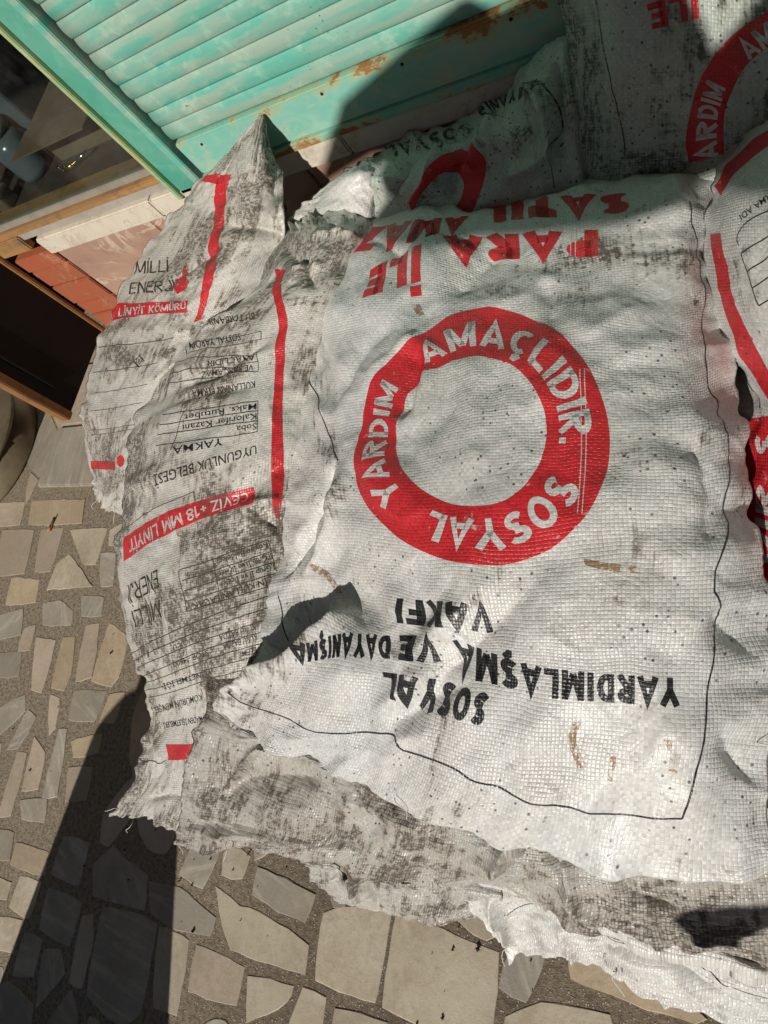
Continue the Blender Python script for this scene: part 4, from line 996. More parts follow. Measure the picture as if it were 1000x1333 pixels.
# ---- the big sack in the middle with the red ring
m3 = sack_mat('pale_sack_cloth', (0.63, 0.625, 0.605), 0.40, None, 2.1, speck=1.3)
m3r = sack_mat('pale_sack_red', (0.63, 0.625, 0.605), 0.05, RED, 2.1, wear=0.35, speck=0.2)
m3k = sack_mat('pale_sack_black', (0.63, 0.625, 0.605), 0.05, BLK, 2.1, wear=0.05, speck=0.1)
m3w = sack_mat('pale_sack_white', WHT, 0.06, None, 2.1, speck=0.1)
s3 = make_sack('coal_sack', [
    [(440, 300, .42), (452, 285, .43), (480, 270, .44), (548, 258, .45), (650, 270, .46), (755, 238, .46), (862, 222, .45), (918, 232, .43)],
    [(405, 335, .44), (430, 308, .48), (468, 290, .51), (547, 272, .53), (650, 286, .54), (758, 252, .535), (866, 236, .53), (926, 250, .48)],
    [(378, 420, .45), (408, 400, .50), (456, 385, .54), (545, 375, .572), (655, 370, .58), (770, 355, .578), (880, 345, .56), (930, 345, .50)],
    [(364, 520, .45), (400, 508, .51), (456, 495, .557), (550, 480, .597), (655, 470, .607), (775, 465, .605), (895, 460, .58), (943, 455, .505)],
    [(362, 610, .45), (402, 608, .515), (456, 603, .57), (545, 595, .61), (650, 585, .622), (780, 580, .62), (912, 575, .595), (967, 570, .51)],
    [(366, 690, .455), (404, 690, .505), (462, 692, .56), (550, 700, .606), (650, 700, .62), (780, 690, .62), (920, 690, .592), (977, 690, .51)],
    [(352, 780, .45), (398, 770, .475), (460, 775, .525), (550, 800, .592), (650, 810, .606), (780, 810, .606), (915, 810, .58), (984, 800, .50)],
    [(322, 862, .475), (372, 858, .53), (450, 862, .562), (545, 885, .577), (650, 905, .582), (780, 920, .578), (908, 930, .555), (989, 930, .48)],
    [(288, 905, .485), (338, 925, .505), (430, 950, .517), (530, 985, .532), (640, 1018, .537), (770, 1038, .532), (898, 1055, .515), (994, 1050, .455)],
    [(277, 924, .475), (325, 960, .478), (410, 995, .48), (512, 1034, .482), (622, 1080, .482), (755, 1118, .475), (890, 1142, .462), (1000, 1132, .435)]],
    res=0.0036, thick=0.13, wrinkle=0.7, seed=37, mat=m3, rag=(0, 0.008), lumps=0.009, slack=(0.030, 0.045),
    label='large pale sack in the middle with a red ring printed on its face',
    creases=[([(270, 880), (335, 848), (385, 818), (425, 800)], -0.056, 0.036, 0.0), ([(265, 915), (335, 880), (395, 850), (440, 826), (475, 800)], 0.036, 0.017), ([(700, 752), (620, 830), (530, 925)], -0.012, 0.022), ([(660, 745), (590, 800), (500, 880)], 0.010, 0.020), ([(560, 870), (480, 930)], 0.010, 0.018),
             ([(440, 600), (425, 650), (395, 710), (372, 755)], -0.030, 0.011), ([(455, 610), (440, 680), (405, 750)], 0.015, 0.018),
             ([(545, 450), (532, 500), (522, 545)], -0.020, 0.018), ([(560, 440), (550, 500), (520, 560)], 0.006, 0.012), ([(484, 488), (515, 462), (550, 432)], 0.009, 0.010),
             ([(470, 300), (520, 330), (560, 300), (610, 310), (640, 295)], -0.008, 0.012), ([(590, 385), (620, 345), (645, 325)], -0.016, 0.018), ([(520, 420), (470, 460), (440, 520)], -0.010, 0.016), ([(640, 400), (690, 380), (720, 350)], 0.008, 0.02),
             ([(700, 360), (715, 400), (725, 440)], -0.004, 0.010), ([(505, 945), (560, 910), (610, 890)], -0.012, 0.014), ([(510, 965), (560, 950)], 0.006, 0.012),
             ([(900, 560), (930, 640), (925, 720)], -0.012, 0.018), ([(935, 640), (972, 705)], -0.009, 0.018), ([(925, 790), (978, 865)], -0.012, 0.020), ([(930, 945), (982, 1025)], -0.012, 0.020),
             ([(800, 470), (850, 520), (870, 600)], -0.005, 0.03), ([(760, 760), (840, 740), (900, 760)], -0.004, 0.02), ([(600, 745), (560, 790), (520, 830)], -0.006, 0.018),
             ([(375, 500), (395, 560), (400, 640)], 0.006, 0.012), ([(410, 420), (430, 480), (435, 540)], -0.006, 0.012), ([(640, 1000), (680, 980), (760, 1000)], -0.005, 0.02)])
RC = (625, 567)
RO = [(625, 398), (680, 407), (730, 432), (770, 480), (792, 540), (795, 590), (785, 635), (760, 680), (720, 715), (670, 735), (620, 737), (570, 727), (525, 707), (495, 680), (470, 650), (462, 620), (465, 570), (475, 520), (484, 490), (510, 465), (550, 435), (585, 408)]
RI = [(630, 463), (665, 472), (690, 495), (707, 525), (713, 565), (705, 600), (685, 632), (655, 655), (620, 660), (585, 657), (550, 640), (525, 615), (513, 590), (515, 560), (525, 520), (540, 500), (565, 480), (600, 466)]
ring(s3, RC, RO, RI, m3r)
ring_text(s3, 'AMAÇLIDIR.', RC, RO, RI, -38, 96, m3w)
ring_text(s3, 'SOSYAL', RC, RO, RI, 117, 212, m3w)
ring_text(s3, 'YARDIM', RC, RO, RI, 231, 300, m3w)
quad_text(s3, 'PARA', (779, 300), (576, 306), (779, 334), (580, 341), m3r, weight=0.28)
quad_text(s3, 'İLE', (549, 318), (482, 352), (548, 366), (472, 388), m3r, weight=0.28)
quad_text(s3, 'SATIL', (820, 250), (626, 264), (820, 277), (628, 289), m3r, weight=0.28)
quad_text(s3, 'AMAZ', (612, 280), (472, 296), (608, 298), (450, 334), m3r, weight=0.28)
quad_text(s3, 'VAKFI', (640, 788), (517, 779), (642, 824), (517, 811), m3k, weight=0.24)
place_text(s3, 'YARDIMLAŞMA', [(0, (885, 884), (885, 920)), (.35, (781, 877), (781, 914)), (.62, (701, 869), (701, 908)), (.75, (662, 858), (662, 895)), (1, (588, 832), (590, 880))], m3k, weight=0.24)
place_text(s3, 'VE DAYANIŞMA', [(0, (572, 828), (574, 862)), (.159, (520, 827), (520, 861)), (.211, (506, 828), (506, 857)), (.57, (446, 824), (444, 855)), (1, (385, 842), (388, 864))], m3k, weight=0.24)
place_text(s3, 'SOSYAL', [(0, (640, 905), (628, 946)), (.5, (578, 886), (566, 930)), (1, (498, 875), (502, 906))], m3k, weight=0.24)
m3s = sack_mat('rust_smear', (0.63, 0.625, 0.605), 0.2, (0.30, 0.20, 0.11), 2.1, wear=1.6)
for A, B in [([(760, 728), (790, 733), (835, 738)], [(762, 736), (790, 743), (834, 747)]), ([(745, 940), (740, 965), (752, 1000)], [(757, 940), (750, 965), (764, 1000)]), ([(864, 962), (872, 985), (870, 1008)], [(872, 962), (880, 985), (882, 1008)]),
             ([(536, 398), (544, 412)], [(546, 396), (553, 410)]), ([(795, 985), (790, 1015)], [(803, 985), (797, 1018)]), ([(400, 740), (425, 755), (440, 775)], [(403, 733), (432, 750), (446, 772)])]:
    strip(s3, 'rust_smear', A, B, m3s)
line(s3, 'border_line', [(383, 436), (390, 462), (400, 492), (415, 525), (428, 565), (440, 600)], 0.0026, m3k)
line(s3, 'border_line', [(362, 775), (368, 800), (376, 835)], 0.0026, m3k)
line(s3, 'border_line', [(300, 898), (302, 906), (320, 917), (360, 930), (400, 950), (440, 955), (505, 955), (515, 965), (525, 977), (560, 988), (590, 1000), (612, 1015), (640, 1022), (680, 1042), (720, 1048), (800, 1060), (888, 1066)], 0.0028, m3k)
line(s3, 'border_line', [(888, 1066), (905, 1010), (918, 950), (930, 850), (935, 800), (930, 770), (940, 720), (948, 680), (945, 640), (948, 600), (945, 560), (935, 530), (922, 505), (918, 460), (917, 400), (912, 360), (908, 320), (900, 280), (898, 262)], 0.0028, m3k)
for k, dx in enumerate((0, 6)):
    line(s3, 'scratch_line', [(755 + dx, 480), (757 + dx, 560), (752 + dx, 668)], 0.0011, m3w, lift=0.0005)
    line(s3, 'scratch_line', [(745 + dx, 298), (743 + dx, 334)], 0.0010, m3w, lift=0.0005)

# ---- the two sacks under it, only their crumpled front ends show
m4 = sack_mat('soiled_sack_cloth', (0.46, 0.44, 0.40), 1.05, None, 6.4, speck=2.0)
s4 = make_sack('coal_sack', [
    [('w', -1.10, 0.62, .36), ('w', -0.95, 0.62, .40), ('w', -0.7, 0.62, .41), ('w', -0.45, 0.62, .41), ('w', -0.25, 0.62, .40), ('w', -0.10, 0.62, .36)],
    [('w', -1.12, 0.30, .36), ('w', -0.95, 0.30, .40), ('w', -0.7, 0.30, .41), ('w', -0.45, 0.30, .41), ('w', -0.25, 0.30, .40), ('w', -0.08, 0.30, .36)],
    [(275, 915, .41), (395, 955, .41), (530, 1008, .41), (655, 1055, .41), (790, 1092, .41), (1005, 1100, .38)],
    [(258, 952, .40), (380, 990, .405), (520, 1040, .405), (650, 1082, .405), (795, 1122, .40), (1015, 1142, .37)],
    [(245, 1015, .355), (365, 1048, .375), (510, 1085, .375), (645, 1115, .375), (805, 1165, .37), (1020, 1195, .34)],
    [(240, 1062, .315), (360, 1085, .32), (500, 1118, .32), (645, 1134, .32), (810, 1200, .32), (1030, 1240, .31)],
    [(236, 1092, .285), (358, 1108, .285), (492, 1142, .275), (645, 1148, .275), (812, 1224, .28), (1035, 1275, .27)]],
    res=0.0045, thick=0.12, wrinkle=0.7, seed=43, mat=m4, rag=(0, 0.016), pucker=1.0, pf=9, hemfold=0.008, lumps=0.008, slack=(0.030, 0.02), fine=False,
    label='soiled grey sack end hanging out right below the hem of the large ring sack',
    creases=[([(285, 1035), (320, 995), (370, 975)], 0.016, 0.007), ([(270, 1030), (350, 1010), (420, 1020)], -0.024, 0.022), ([(640, 1125), (680, 1085), (700, 1070)], 0.032, 0.013), ([(690, 1090), (720, 1120), (740, 1150)], -0.024, 0.010),
             ([(600, 1075), (640, 1095), (680, 1128)], -0.022, 0.009), ([(760, 1110), (820, 1160), (880, 1180)], -0.020, 0.011), ([(730, 1105), (745, 1160), (790, 1190)], 0.018, 0.010), ([(420, 1080), (460, 1110), (500, 1130)], -0.016, 0.010), ([(260, 1075), (320, 1078), (400, 1090), (500, 1115)], 0.014, 0.008), ([(440, 1035), (500, 1060), (560, 1075)], 0.010, 0.012)])
m5 = sack_mat('crumpled_white_cloth', (0.63, 0.615, 0.585), 0.28, None, 8.9, speck=0.5)
s5 = make_sack('coal_sack', [
    [('w', -0.72, 0.55, .25), ('w', -0.6, 0.55, .285), ('w', -0.42, 0.55, .29), ('w', -0.2, 0.55, .285), ('w', -0.02, 0.55, .24)],
    [('w', -0.73, 0.25, .25), ('w', -0.6, 0.25, .29), ('w', -0.42, 0.25, .295), ('w', -0.2, 0.25, .29), ('w', 0.0, 0.25, .24)],
    [(600, 1110, .26), (670, 1125, .285), (750, 1155, .29), (850, 1195, .285), (1060, 1240, .25)],
    [(605, 1140, .24), (672, 1150, .265), (755, 1180, .27), (855, 1220, .265), (1060, 1275, .23)],
    [(615, 1170, .20), (680, 1178, .21), (760, 1205, .215), (860, 1248, .21), (1060, 1310, .18)],
    [(640, 1205, .15), (690, 1205, .155), (765, 1225, .155), (865, 1272, .15), (1055, 1342, .14)],
    [(662, 1236, .10), (702, 1230, .11), (770, 1240, .115), (872, 1292, .11), (1050, 1372, .10)]],
    res=0.0042, thick=0.12, wrinkle=0.6, seed=53, mat=m5, rag=(0, 0.016), pucker=0.8, pf=9, hemfold=0.012, lumps=0.006, slack=(0.030, 0.02), fine=False,
    label='crumpled white sack end lowest in the pile, touching the paving at the bottom right',
    creases=[([(650, 1132), (700, 1150), (760, 1188), (815, 1222)], -0.030, 0.007), ([(640, 1160), (710, 1172), (770, 1205), (830, 1240)], 0.016, 0.009), ([(655, 1188), (730, 1198), (800, 1222), (870, 1250), (950, 1290)], -0.020, 0.006),
             ([(640, 1150), (655, 1190), (668, 1228)], 0.022, 0.010), ([(690, 1195), (705, 1228)], -0.016, 0.008), ([(730, 1200), (752, 1235)], 0.014, 0.009), ([(800, 1240), (880, 1262), (960, 1310)], 0.014, 0.010),
             ([(860, 1215), (930, 1235), (1000, 1265)], 0.016, 0.010), ([(840, 1200), (900, 1222), (990, 1240)], -0.018, 0.008), ([(900, 1285), (940, 1320)], -0.014, 0.009)])
line(s5, 'stitching', [(660, 1192), (740, 1200), (800, 1225), (860, 1240), (930, 1270), (1000, 1300)], 0.0022, m3k)
m11 = sack_mat('grey_translucent_cloth', (0.47, 0.455, 0.42), 0.55, None, 15.5, speck=0.6)
s11 = make_sack('coal_sack', [
    [('w', -0.98, 0.40, .24), ('w', -0.9, 0.40, .27), ('w', -0.8, 0.40, .27), ('w', -0.7, 0.40, .25)],
    [(395, 1085, .25), (470, 1100, .27), (560, 1115, .275), (645, 1130, .26)],
    [(400, 1112, .235), (475, 1128, .255), (560, 1140, .26), (645, 1152, .245)],
    [(410, 1135, .20), (480, 1150, .21), (558, 1164, .215), (638, 1170, .205)],
    [(428, 1152, .165), (488, 1168, .165), (552, 1182, .165), (622, 1184, .165)],
    [(445, 1164, .135), (492, 1178, .125), (550, 1193, .12), (606, 1190, .13)]],
    res=0.0042, thick=0.09, wrinkle=0.6, seed=57, mat=m11, rag=(0, 0.014), pucker=0.8, pf=12, hemfold=0.010, lumps=0.006, slack=(0.035, 0.02), fine=False,
    label='grey crumpled sack end squeezed out between the soiled sack and the paving',
    creases=[([(440, 1110), (446, 1150)], -0.020, 0.008), ([(462, 1120), (475, 1165)], 0.018, 0.009), ([(482, 1130), (495, 1172)], -0.018, 0.007), ([(520, 1140), (560, 1165), (590, 1160)], 0.012, 0.012), ([(600, 1150), (570, 1185)], -0.012, 0.009)])

# ---- sacks along the right edge
m6 = sack_mat('right_sack_cloth', (0.60, 0.59, 0.565), 0.30, None, 10.3, speck=0.5)
m6r = sack_mat('right_sack_red', (0.60, 0.59, 0.565), 0.10, RED, 10.3, wear=0.4)
m6k = sack_mat('right_sack_black', (0.60, 0.59, 0.565), 0.10, BLK, 10.3, wear=0.4)
s7 = make_sack('coal_sack', [
    [(960, 470, .44), (1010, 460, .50), (1120, 450, .53), (1300, 440, .50), (1450, 450, .42)],
    [(960, 540, .45), (1000, 540, .515), (1110, 540, .545), (1300, 540, .52), (1480, 550, .44)],
    [(962, 640, .45), (1000, 640, .51), (1120, 650, .54), (1320, 660, .52), (1500, 680, .44)],
    [(972, 740, .44), (1008, 745, .50), (1130, 760, .53), (1330, 780, .51), (1520, 810, .43)],
    [(978, 840, .43), (1015, 850, .49), (1140, 870, .52), (1340, 900, .50), (1540, 940, .42)],
    [(980, 940, .41), (1020, 955, .47), (1150, 980, .50), (1350, 1020, .48), (1550, 1070, .40)],
    [(990, 1060, .38), (1030, 1080, .41), (1160, 1110, .44), (1350, 1160, .42), (1550, 1210, .36)]],
    res=0.006, thick=0.14, wrinkle=0.9, seed=61, mat=m6, label='sack at the right edge showing a strip of red ring beside the large sack')
strip(s7, 'red_print', [(975, 545), (965, 600), (967, 650), (970, 690), (984, 745)], [(1020, 540), (1020, 600), (1020, 650), (1020, 690), (1020, 765)], m6r)
m6w = sack_mat('right_sack_white', WHT, 0.1, None, 10.3)
quad_text(s7, 'DIR.', (1005, 735), (1008, 618), (982, 728), (985, 612), m6w, weight=0.2)
quad_text(s7, 'S', (1012, 592), (1012, 566), (984, 590), (984, 564), m6w, weight=0.2)
strip(s7, 'red_print', [(984, 905), (984, 930), (986, 960)], [(1020, 895), (1020, 930), (1020, 965)], m6r)
s6 = make_sack('coal_sack', [
    [(952, 200, .50), (990, 165, .56), (1070, 140, .60), (1200, 120, .60), (1350, 125, .52)],
    [(932, 235, .52), (972, 205, .595), (1070, 190, .635), (1210, 180, .63), (1390, 190, .54)],
    [(922, 300, .52), (970, 290, .605), (1080, 280, .65), (1230, 275, .64), (1420, 290, .54)],
    [(930, 365, .515), (985, 365, .60), (1095, 360, .645), (1245, 355, .635), (1440, 370, .54)],
    [(950, 430, .505), (1008, 435, .59), (1115, 440, .63), (1265, 440, .62), (1460, 460, .53)],
    [(978, 500, .50), (1036, 510, .575), (1140, 520, .61), (1285, 530, .60), (1480, 550, .52)],
    [(1005, 560, .495), (1060, 580, .55), (1160, 600, .575), (1300, 620, .57), (1490, 640, .50)],
    [(1030, 620, .48), (1085, 645, .50), (1180, 670, .515), (1310, 690, .51), (1490, 710, .47)]],
    res=0.005, thick=0.13, wrinkle=0.8, seed=67, mat=m6, label='sack at the upper right edge with a curved red stripe and a printed table')
strip(s6, 'red_stripe', [(930, 243), (948, 212), (972, 190), (1004, 166)], [(938, 255), (957, 225), (980, 205), (1006, 186)], m6r)
strip(s6, 'red_stripe', [(925, 305), (934, 365), (953, 430), (985, 495), (1000, 520)], [(938, 303), (950, 362), (972, 428), (1004, 490), (1025, 525)], m6r)
for pts in ([(1010, 270), (975, 287), (960, 307), (962, 320)], [(965, 330), (988, 398)], [(965, 330), (1010, 300)], [(973, 354), (1015, 325)], [(980, 375), (1015, 350)], [(988, 398), (1020, 378)]):
    line(s6, 'table_line', pts, 0.0016, m6k)
quad_text(s6, 'FİRMA ADI', (1010, 245), (962, 280), (1013, 252), (966, 287), m6k, weight=0.005)

# ---- the sacks at the back against the shutter
m8 = sack_mat('shade_tinted_back_sack', (0.47, 0.515, 0.465), 0.95, None, 13.7, speck=2.8, brown=(0.045, 0.047, 0.04))  # green shade tint in base; coal dirt is real, strengthened to deepen the shade
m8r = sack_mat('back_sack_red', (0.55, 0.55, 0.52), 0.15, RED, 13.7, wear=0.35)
m8k = sack_mat('back_sack_black', (0.47, 0.515, 0.465), 0.5, BLK, 13.7, wear=1.3)  # same green shade tint in the cloth under the worn ink
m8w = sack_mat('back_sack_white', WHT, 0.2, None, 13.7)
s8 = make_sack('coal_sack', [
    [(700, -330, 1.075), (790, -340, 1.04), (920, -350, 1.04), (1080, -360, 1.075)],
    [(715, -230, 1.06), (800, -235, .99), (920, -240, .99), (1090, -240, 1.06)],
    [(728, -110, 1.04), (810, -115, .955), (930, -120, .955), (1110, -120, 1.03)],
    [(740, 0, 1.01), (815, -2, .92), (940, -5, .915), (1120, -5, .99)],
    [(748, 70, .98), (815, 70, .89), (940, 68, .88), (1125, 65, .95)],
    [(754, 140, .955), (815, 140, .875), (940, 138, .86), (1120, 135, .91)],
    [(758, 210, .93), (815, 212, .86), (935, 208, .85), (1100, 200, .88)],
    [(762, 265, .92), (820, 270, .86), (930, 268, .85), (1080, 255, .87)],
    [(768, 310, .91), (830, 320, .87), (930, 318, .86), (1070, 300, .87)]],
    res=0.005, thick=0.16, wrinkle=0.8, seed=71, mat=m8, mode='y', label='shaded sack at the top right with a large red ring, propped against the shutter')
strip(s8, 'ring_print', [(897, 212), (893, 180), (905, 120), (925, 80), (960, 40), (1000, 15), (1040, 0)], [(943, 200), (943, 150), (956, 112), (978, 78), (1010, 55), (1035, 46), (1060, 42)], m8r)
place_text(s8, 'YARDIM', [(0, (940, 225), (905, 240)), (.3, (933, 190), (905, 198)), (.6, (934, 150), (908, 145)), (1, (945, 115), (920, 103))], m8w, weight=0.2)
place_text(s8, 'AMA', [(0, (975, 78), (955, 58)), (1, (1030, 40), (1020, 12))], m8w, weight=0.2)
quad_text(s8, 'PARA', (910, 2), (800, 14), (912, 34), (802, 46), m8r, weight=0.24) if False else None
quad_text(s8, 'ILE', (908, -18), (842, 6), (910, 24), (850, 38), m8r, weight=0.24)
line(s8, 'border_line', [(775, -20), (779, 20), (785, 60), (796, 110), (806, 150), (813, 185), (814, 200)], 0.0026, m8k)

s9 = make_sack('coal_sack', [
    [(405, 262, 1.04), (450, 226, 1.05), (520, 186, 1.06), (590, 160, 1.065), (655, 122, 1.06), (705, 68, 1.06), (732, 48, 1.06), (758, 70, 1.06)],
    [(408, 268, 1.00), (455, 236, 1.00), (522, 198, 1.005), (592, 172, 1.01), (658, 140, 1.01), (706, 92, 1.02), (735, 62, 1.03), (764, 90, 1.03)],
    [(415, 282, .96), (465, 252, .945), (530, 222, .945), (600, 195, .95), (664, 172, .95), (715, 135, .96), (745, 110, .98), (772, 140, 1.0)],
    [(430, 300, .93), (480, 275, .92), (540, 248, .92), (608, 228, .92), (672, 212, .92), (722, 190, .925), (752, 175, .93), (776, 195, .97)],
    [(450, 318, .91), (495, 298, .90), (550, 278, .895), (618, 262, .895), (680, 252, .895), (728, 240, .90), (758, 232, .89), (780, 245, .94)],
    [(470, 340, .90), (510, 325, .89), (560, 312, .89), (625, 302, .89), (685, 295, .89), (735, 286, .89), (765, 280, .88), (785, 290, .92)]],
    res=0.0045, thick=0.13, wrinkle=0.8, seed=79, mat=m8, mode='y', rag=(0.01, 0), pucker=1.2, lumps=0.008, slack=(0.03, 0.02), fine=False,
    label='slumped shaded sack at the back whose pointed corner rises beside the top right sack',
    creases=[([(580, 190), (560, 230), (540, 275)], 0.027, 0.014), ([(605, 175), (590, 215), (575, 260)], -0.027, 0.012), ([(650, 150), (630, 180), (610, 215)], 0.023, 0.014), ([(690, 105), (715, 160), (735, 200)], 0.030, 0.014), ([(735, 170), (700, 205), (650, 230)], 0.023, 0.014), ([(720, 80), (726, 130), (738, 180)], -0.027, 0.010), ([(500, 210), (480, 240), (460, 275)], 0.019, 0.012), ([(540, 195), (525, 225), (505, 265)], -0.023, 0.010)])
strip(s9, 'ring_print', [(530, 266), (548, 232), (570, 206), (600, 193), (625, 198), (633, 222), (625, 252), (612, 282)], [(541, 270), (557, 242), (575, 226), (590, 224), (601, 231), (604, 245), (598, 262), (583, 284)], m8r)
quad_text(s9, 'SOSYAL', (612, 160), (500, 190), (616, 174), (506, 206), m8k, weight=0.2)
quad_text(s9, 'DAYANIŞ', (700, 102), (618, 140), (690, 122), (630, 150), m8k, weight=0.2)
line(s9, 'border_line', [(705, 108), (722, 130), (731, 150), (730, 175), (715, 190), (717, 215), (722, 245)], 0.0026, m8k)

s10 = make_sack('coal_sack', [
    [(455, 222, 1.00), (478, 210, .99), (492, 216, .985), (496, 232, .99)],
    [(430, 240, .98), (462, 228, .95), (486, 232, .95), (498, 250, .97)],
    [(405, 268, .97), (445, 255, .925), (478, 255, .92), (500, 272, .95)],
    [(385, 292, .95), (430, 282, .905), (470, 282, .90), (500, 295, .93)],
    [(378, 306, .98), (425, 300, .97), (468, 300, .97), (500, 306, .97)],
    [(380, 312, 1.03), (425, 308, 1.03), (468, 308, 1.03), (498, 312, 1.03)]],
    res=0.005, thick=0.10, wrinkle=1.5, seed=83, mat=m5, mode='y', pucker=1.0, slack=(0.07, 0.03), fine=False, label='narrow white sack corner poking up between the two left sacks and the slumped back sack')

# ---- hidden sacks that carry the pile
def filler(cx, cy, lx, ly, z, th, seed, label, mat=m4, rot=0.0):
    rows = []
    for v in np.linspace(-1, 1, 7):
        r = []
        for u in np.linspace(-1, 1, 6):
            x, y = u * lx / 2 * (1 - 0.05 * v * v), v * ly / 2 * (1 - 0.05 * u * u)
            h = z - th * 0.5 * (1 - (1 - abs(u) ** 3) ** 0.6 * (1 - abs(v) ** 3) ** 0.6)
            r.append(('w', cx + x * math.cos(rot) - y * math.sin(rot), cy + x * math.sin(rot) + y * math.cos(rot), h))
        rows.append(r)
    return make_sack('coal_sack', rows, res=0.012, thick=th, wrinkle=1.0, seed=seed, mat=mat, label=label, slack=(0, 0))
filler(-1.05, 0.42, 0.50, 0.80, 0.30, 0.15, 91, 'sack lying flat underneath the sack with the printed tables')
filler(-1.02, 0.44, 0.50, 0.80, 0.16, 0.15, 92, 'sack on the paving at the foot of the pile under the tables sack')
filler(-0.48, 0.46, 0.60, 0.80, 0.16, 0.15, 93, 'sack on the paving in the lowest layer under the white crumpled sack')
filler(0.08, 0.36, 0.56, 0.80, 0.34, 0.16, 94, 'sack in the middle layer below the right edge sacks', m6)
filler(0.08, 0.38, 0.56, 0.80, 0.18, 0.16, 95, 'sack in the lowest layer below the right edge sacks', m6)
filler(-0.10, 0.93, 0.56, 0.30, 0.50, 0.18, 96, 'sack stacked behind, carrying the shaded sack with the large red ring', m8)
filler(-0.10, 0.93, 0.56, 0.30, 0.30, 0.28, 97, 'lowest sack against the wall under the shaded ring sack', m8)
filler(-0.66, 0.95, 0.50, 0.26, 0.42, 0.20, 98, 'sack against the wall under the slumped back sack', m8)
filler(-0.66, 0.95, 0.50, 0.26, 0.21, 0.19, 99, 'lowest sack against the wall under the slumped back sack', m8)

# loose plastic threads at the torn hems
MAT['thread'] = plain('plastic_thread', (0.62, 0.61, 0.58), 0.4)
def thread(S, px, py, d, n=7):
    P0 = sample(S.P, p2ij(S, px, py)[None])[0] - S.base; d = np.array(d, float); g = np.random.default_rng(int(px * 7 + py)); pts = []
    for k in range(n):
        f = k / (n - 1); pts.append(tuple(P0 + d * f + np.array([0.006 * math.sin(5 * f + px), 0.005 * math.sin(4 * f + py), 0.008 * math.sin(math.pi * f)])))
    tube('loose_thread', pts, 0.0007, MAT['thread'], S.o, 5)
for S, px, py, d in [(s2, 156, 1056, (-0.035, -0.004, 0.004)), (s2, 170, 1078, (-0.01, -0.035, -0.01)), (s2, 236, 1085, (0.0, -0.04, -0.015)), (s3, 330, 958, (-0.02, -0.03, -0.01)), (s3, 520, 1035, (0.01, -0.03, -0.015)), (s3, 990, 960, (0.02, -0.02, -0.01)),
                     (s4, 300, 1092, (-0.01, -0.04, -0.01)), (s4, 560, 1142, (0.015, -0.035, -0.01)), (s5, 668, 1232, (-0.02, -0.03, -0.02)), (s5, 800, 1255, (0.01, -0.04, -0.015)), (s1, 128, 650, (-0.02, -0.03, -0.01)), (s1, 150, 660, (0.0, -0.035, -0.015))]:
    thread(S, px, py, d)

# ------------------------------------------------------------------ unseen things added behind the viewer to throw shadows into view
KX, KZ = -SUN_DIR[0] / SUN_DIR[1], -SUN_DIR[2] / SUN_DIR[1]
def lightspace(P): return (P[0] + KX * P[1], P[2] + KZ * P[1])
YB = -0.95
up = [lightspace(ony(x, y, 1.088)) for x, y in [(410, 242), (424, 195), (445, 132), (478, 106), (512, 80), (545, 52), (575, 26), (598, 6), (612, 4), (626, 12), (642, 22), (700, -12)]]
lo = [lightspace(q) for q in [onz(930, 238, .54), onz(880, 258, .54), onz(820, 280, .545), onz(740, 296, .55), onz(650, 318, .555), onz(560, 322, .55), onz(500, 322, .54)]]
na, nb_, nc_ = lightspace(ony(905, 0, .92)), lightspace(ony(930, 62, .885)), lightspace(ony(984, 0, .915))
poly = up + [(na[0] - 0.03, up[-1][1]), na, nb_, nc_, (nc_[0] + 0.02, up[-1][1]), (0.55, up[-1][1] + 0.03), (0.9, up[-1][1] + 0.02), (0.9, 1.10), (0.35, 1.10)] + lo + [lightspace(onz(472, 296, .51)), lightspace(ony(506, 258, .93)), lightspace(ony(500, 214, .985)), lightspace(ony(455, 212, 1.02))]
MAT['tarp'] = plain('grey_tarpaulin', (0.22, 0.22, 0.20), 0.7)
ban = empty('shadow_banner', (1.12, YB, 0)); tag(ban, 'unseen torn grey tarpaulin sheet on a post, added to cast shadow on the back sacks', 'banner')
V = []; 
for dy in (0.0, 0.004):
    for k, (x, w) in enumerate(poly): V.append((x - KX * YB - 1.12, dy + 0.01 * math.sin(x * 9), w - KZ * YB))
n = len(poly)
Fc = [tuple(range(n)), tuple(range(2 * n - 1, n - 1, -1))] + [(i, i + n, (i + 1) % n + n, (i + 1) % n) for i in range(n)]
pydata('tarpaulin', V, Fc, MAT['tarp'], ban)  # made-up sheet, its outline traced back from the shadow it should cast
ztop = up[-1][1] - KZ * YB
tube('post', [(0, 0.03, 0), (0, 0.03, 1.0), (0, 0.03, ztop)], 0.03, MAT['steel'], ban, 12)
tube('banner_rail', [(0, 0.03, ztop - 0.03), (-1.2, 0.03, ztop - 0.05)], 0.010, MAT['steel'], ban, 8)
q = [onz(880, 1175, .335), onz(900, 1150, .345), onz(955, 1158, .35), onz(1000, 1178, .35), onz(1000, 1214, .33), onz(972, 1216, .32), onz(958, 1244, .30), onz(905, 1238, .31)]
q = [lightspace(p) for p in q]; ar = [(0.9, q[3][1] + 0.02), (0.9, q[4][1] + 0.02)]
pl = q[:4] + ar + q[4:]
V = [(x - KX * YB - 1.12, dy, w - KZ * YB) for dy in (0.0, 0.006) for x, w in pl]; n = len(pl)
Fc = [tuple(range(n)), tuple(range(2 * n - 1, n - 1, -1))] + [(i, i + n, (i + 1) % n + n, (i + 1) % n) for i in range(n)]
pydata('shadow_arm', V, Fc, MAT['steel'], ban)  # added plate and arm, outlined to cast the small lower right shadow
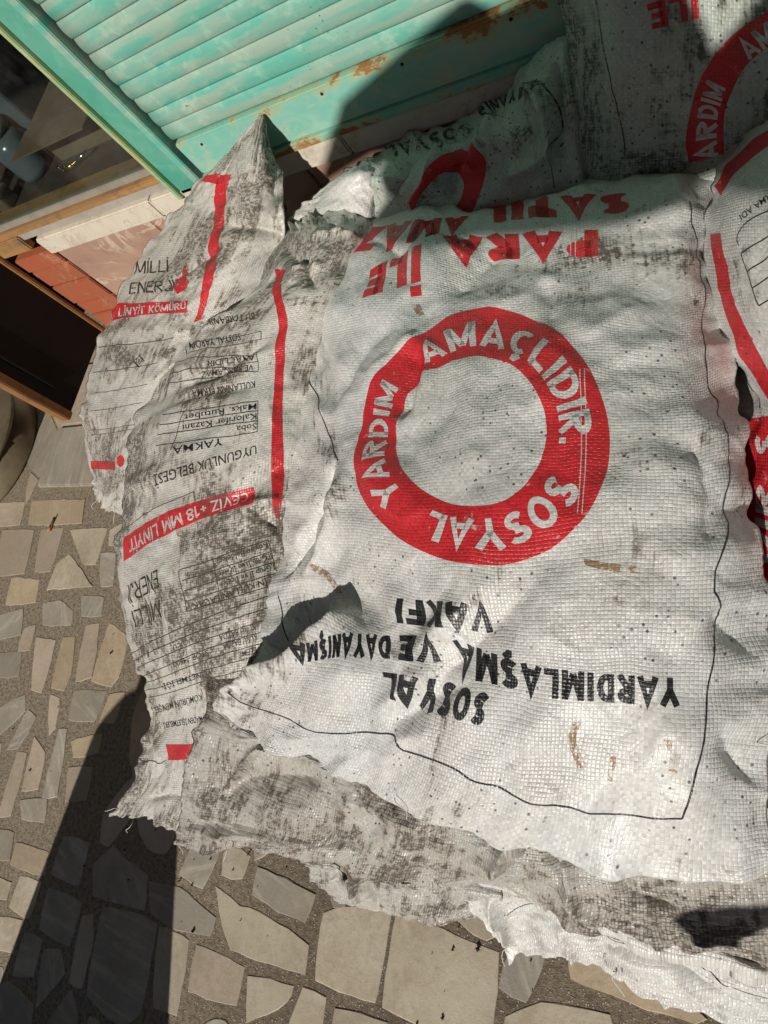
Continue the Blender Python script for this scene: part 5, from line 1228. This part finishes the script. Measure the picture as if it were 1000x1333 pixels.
# unseen bag added and shaped to throw the lower left paving shadow
YC = -1.25
bag = empty('shadow_bag', (-1.36, YC, 0)); tag(bag, 'unseen tall black bag added behind the viewer to cast the lower left shadow', 'bag')
lev = []
for y in (1450, 1333, 1280, 1220, 1160, 1100, 1040, 980):
    pa = lightspace(onz(150 - (y - 880) * 0.366, y, 0.004)); pb = lightspace(onz(232 - (y - 1100) * 0.03, y, 0.004))
    lev.append((0.5 * (pa[1] + pb[1]) - KZ * YC, pa[0] - KX * YC, pb[0] - KX * YC))
z0, a0, b0 = lev[0]; z1, a1, b1 = lev[-1]; cm = (a1 + b1) / 2
lev = [(0.0, a0 - 0.02, b0 + 0.02), (min(0.08, z0 * 0.4), a0 - 0.05, b0 + 0.05)] + lev + [(z1 + 0.05, a1 + 0.05, b1 - 0.06), (z1 + 0.09, cm - 0.05, cm + 0.05), (z1 + 0.12, cm - 0.04, cm + 0.04), (z1 + 0.17, cm - 0.08, cm + 0.08)]
V = []; Fc = []; NS = 28
for z, a, b in lev:
    for k in range(NS):
        t = 2 * math.pi * k / NS; V.append(((a + b) / 2 + (b - a) / 2 * math.cos(t) + 1.36, (b - a) * 0.36 * math.sin(t), z))
for i in range(len(lev) - 1):
    for k in range(NS): Fc.append((i * NS + k, i * NS + (k + 1) % NS, (i + 1) * NS + (k + 1) % NS, (i + 1) * NS + k))
Fc += [tuple(range(NS - 1, -1, -1)), tuple(range((len(lev) - 1) * NS, len(lev) * NS))]
pydata('bag_film', V, Fc, MAT['black'], bag, True)
tube('tie', [(cm + 1.36, 0.0, z1 + 0.10), (cm + 1.36, 0, z1 + 0.108)], [0.052, 0.052], MAT['steel'], bag, 16)
# unseen building added across the street to hold back sky light
MAT['facade'] = plain('brown_facade', (0.20, 0.17, 0.14), 0.85, scale=1.5)
opp = empty('sky_block_building', (0, -9.5, 0)); tag(opp, 'unseen brown building added across the street to block sky light', 'building')
box('wall', (-14, -4, 0), (14, 0, 5.7), MAT['facade'], opp, 0.02)
for i in range(7):
    for z in (0.9, 3.2):
        wf = box('window', (-12.5 + i * 3.8, 0.002, z), (-11.1 + i * 3.8, 0.05, z + 1.5), MAT['greyframe'], opp, 0.01)
        box('pane', (-12.4 + i * 3.8, 0.051, z + 0.1), (-11.2 + i * 3.8, 0.056, z + 1.4), MAT['dark'], wf, 0)
box('cornice', (-14.2, -4.2, 5.71), (14.2, 0.25, 5.9), MAT['facade'], opp, 0.02)

# small litter on the paving
MAT['filter'] = plain('orange_filter', (0.55, 0.25, 0.06), 0.8)
MAT['paper'] = plain('burnt_paper', (0.10, 0.08, 0.06), 0.8)
P = onz(66, 684, 0.0085); butt = empty('cigarette_butt', tuple(P)); tag(butt, 'orange cigarette butt lying on the dusty paving at the left', 'cigarette butt')
tube('filter', [(0, 0, 0), (0.0, -0.022, 0)], 0.004, MAT['filter'], butt); tube('burnt_end', [(0, 0.0005, 0), (0.006, 0.03, 0)], [0.004, 0.0035], MAT['paper'], butt)

# crumbs of coal that fell out of the sacks
MAT['coal'] = plain('coal', (0.012, 0.011, 0.010), 0.45)
g = np.random.default_rng(5); V = []; Fc = []
for k in range(420):
    if k % 3: x, y = g.uniform(-1.55, -0.05), g.normal(-0.06, 0.16)
    else: x, y = g.normal(-1.45, 0.22), g.uniform(-0.5, 0.7)
    r = 0.0012 + 0.0035 * g.random() ** 3; c = len(V)
    for d in ((1, 0, 0), (-1, 0, 0), (0, 1, 0), (0, -1, 0), (0, 0, 1), (0, 0, -1)):
        q = np.array(d) * r * g.uniform(0.6, 1.3) + g.normal(0, 0.15 * r, 3); V.append((x + q[0], y + q[1], 0.0022 + r * 0.6 + q[2]))
    Fc += [(c + a, c + b, c + e) for a, b, e in ((0, 2, 4), (2, 1, 4), (1, 3, 4), (3, 0, 4), (2, 0, 5), (1, 2, 5), (3, 1, 5), (0, 3, 5))]
cr = pydata('coal_crumbs', V, Fc, MAT['coal']); tag(cr, 'black coal crumbs scattered over the paving round the sacks', 'coal', kind='stuff')
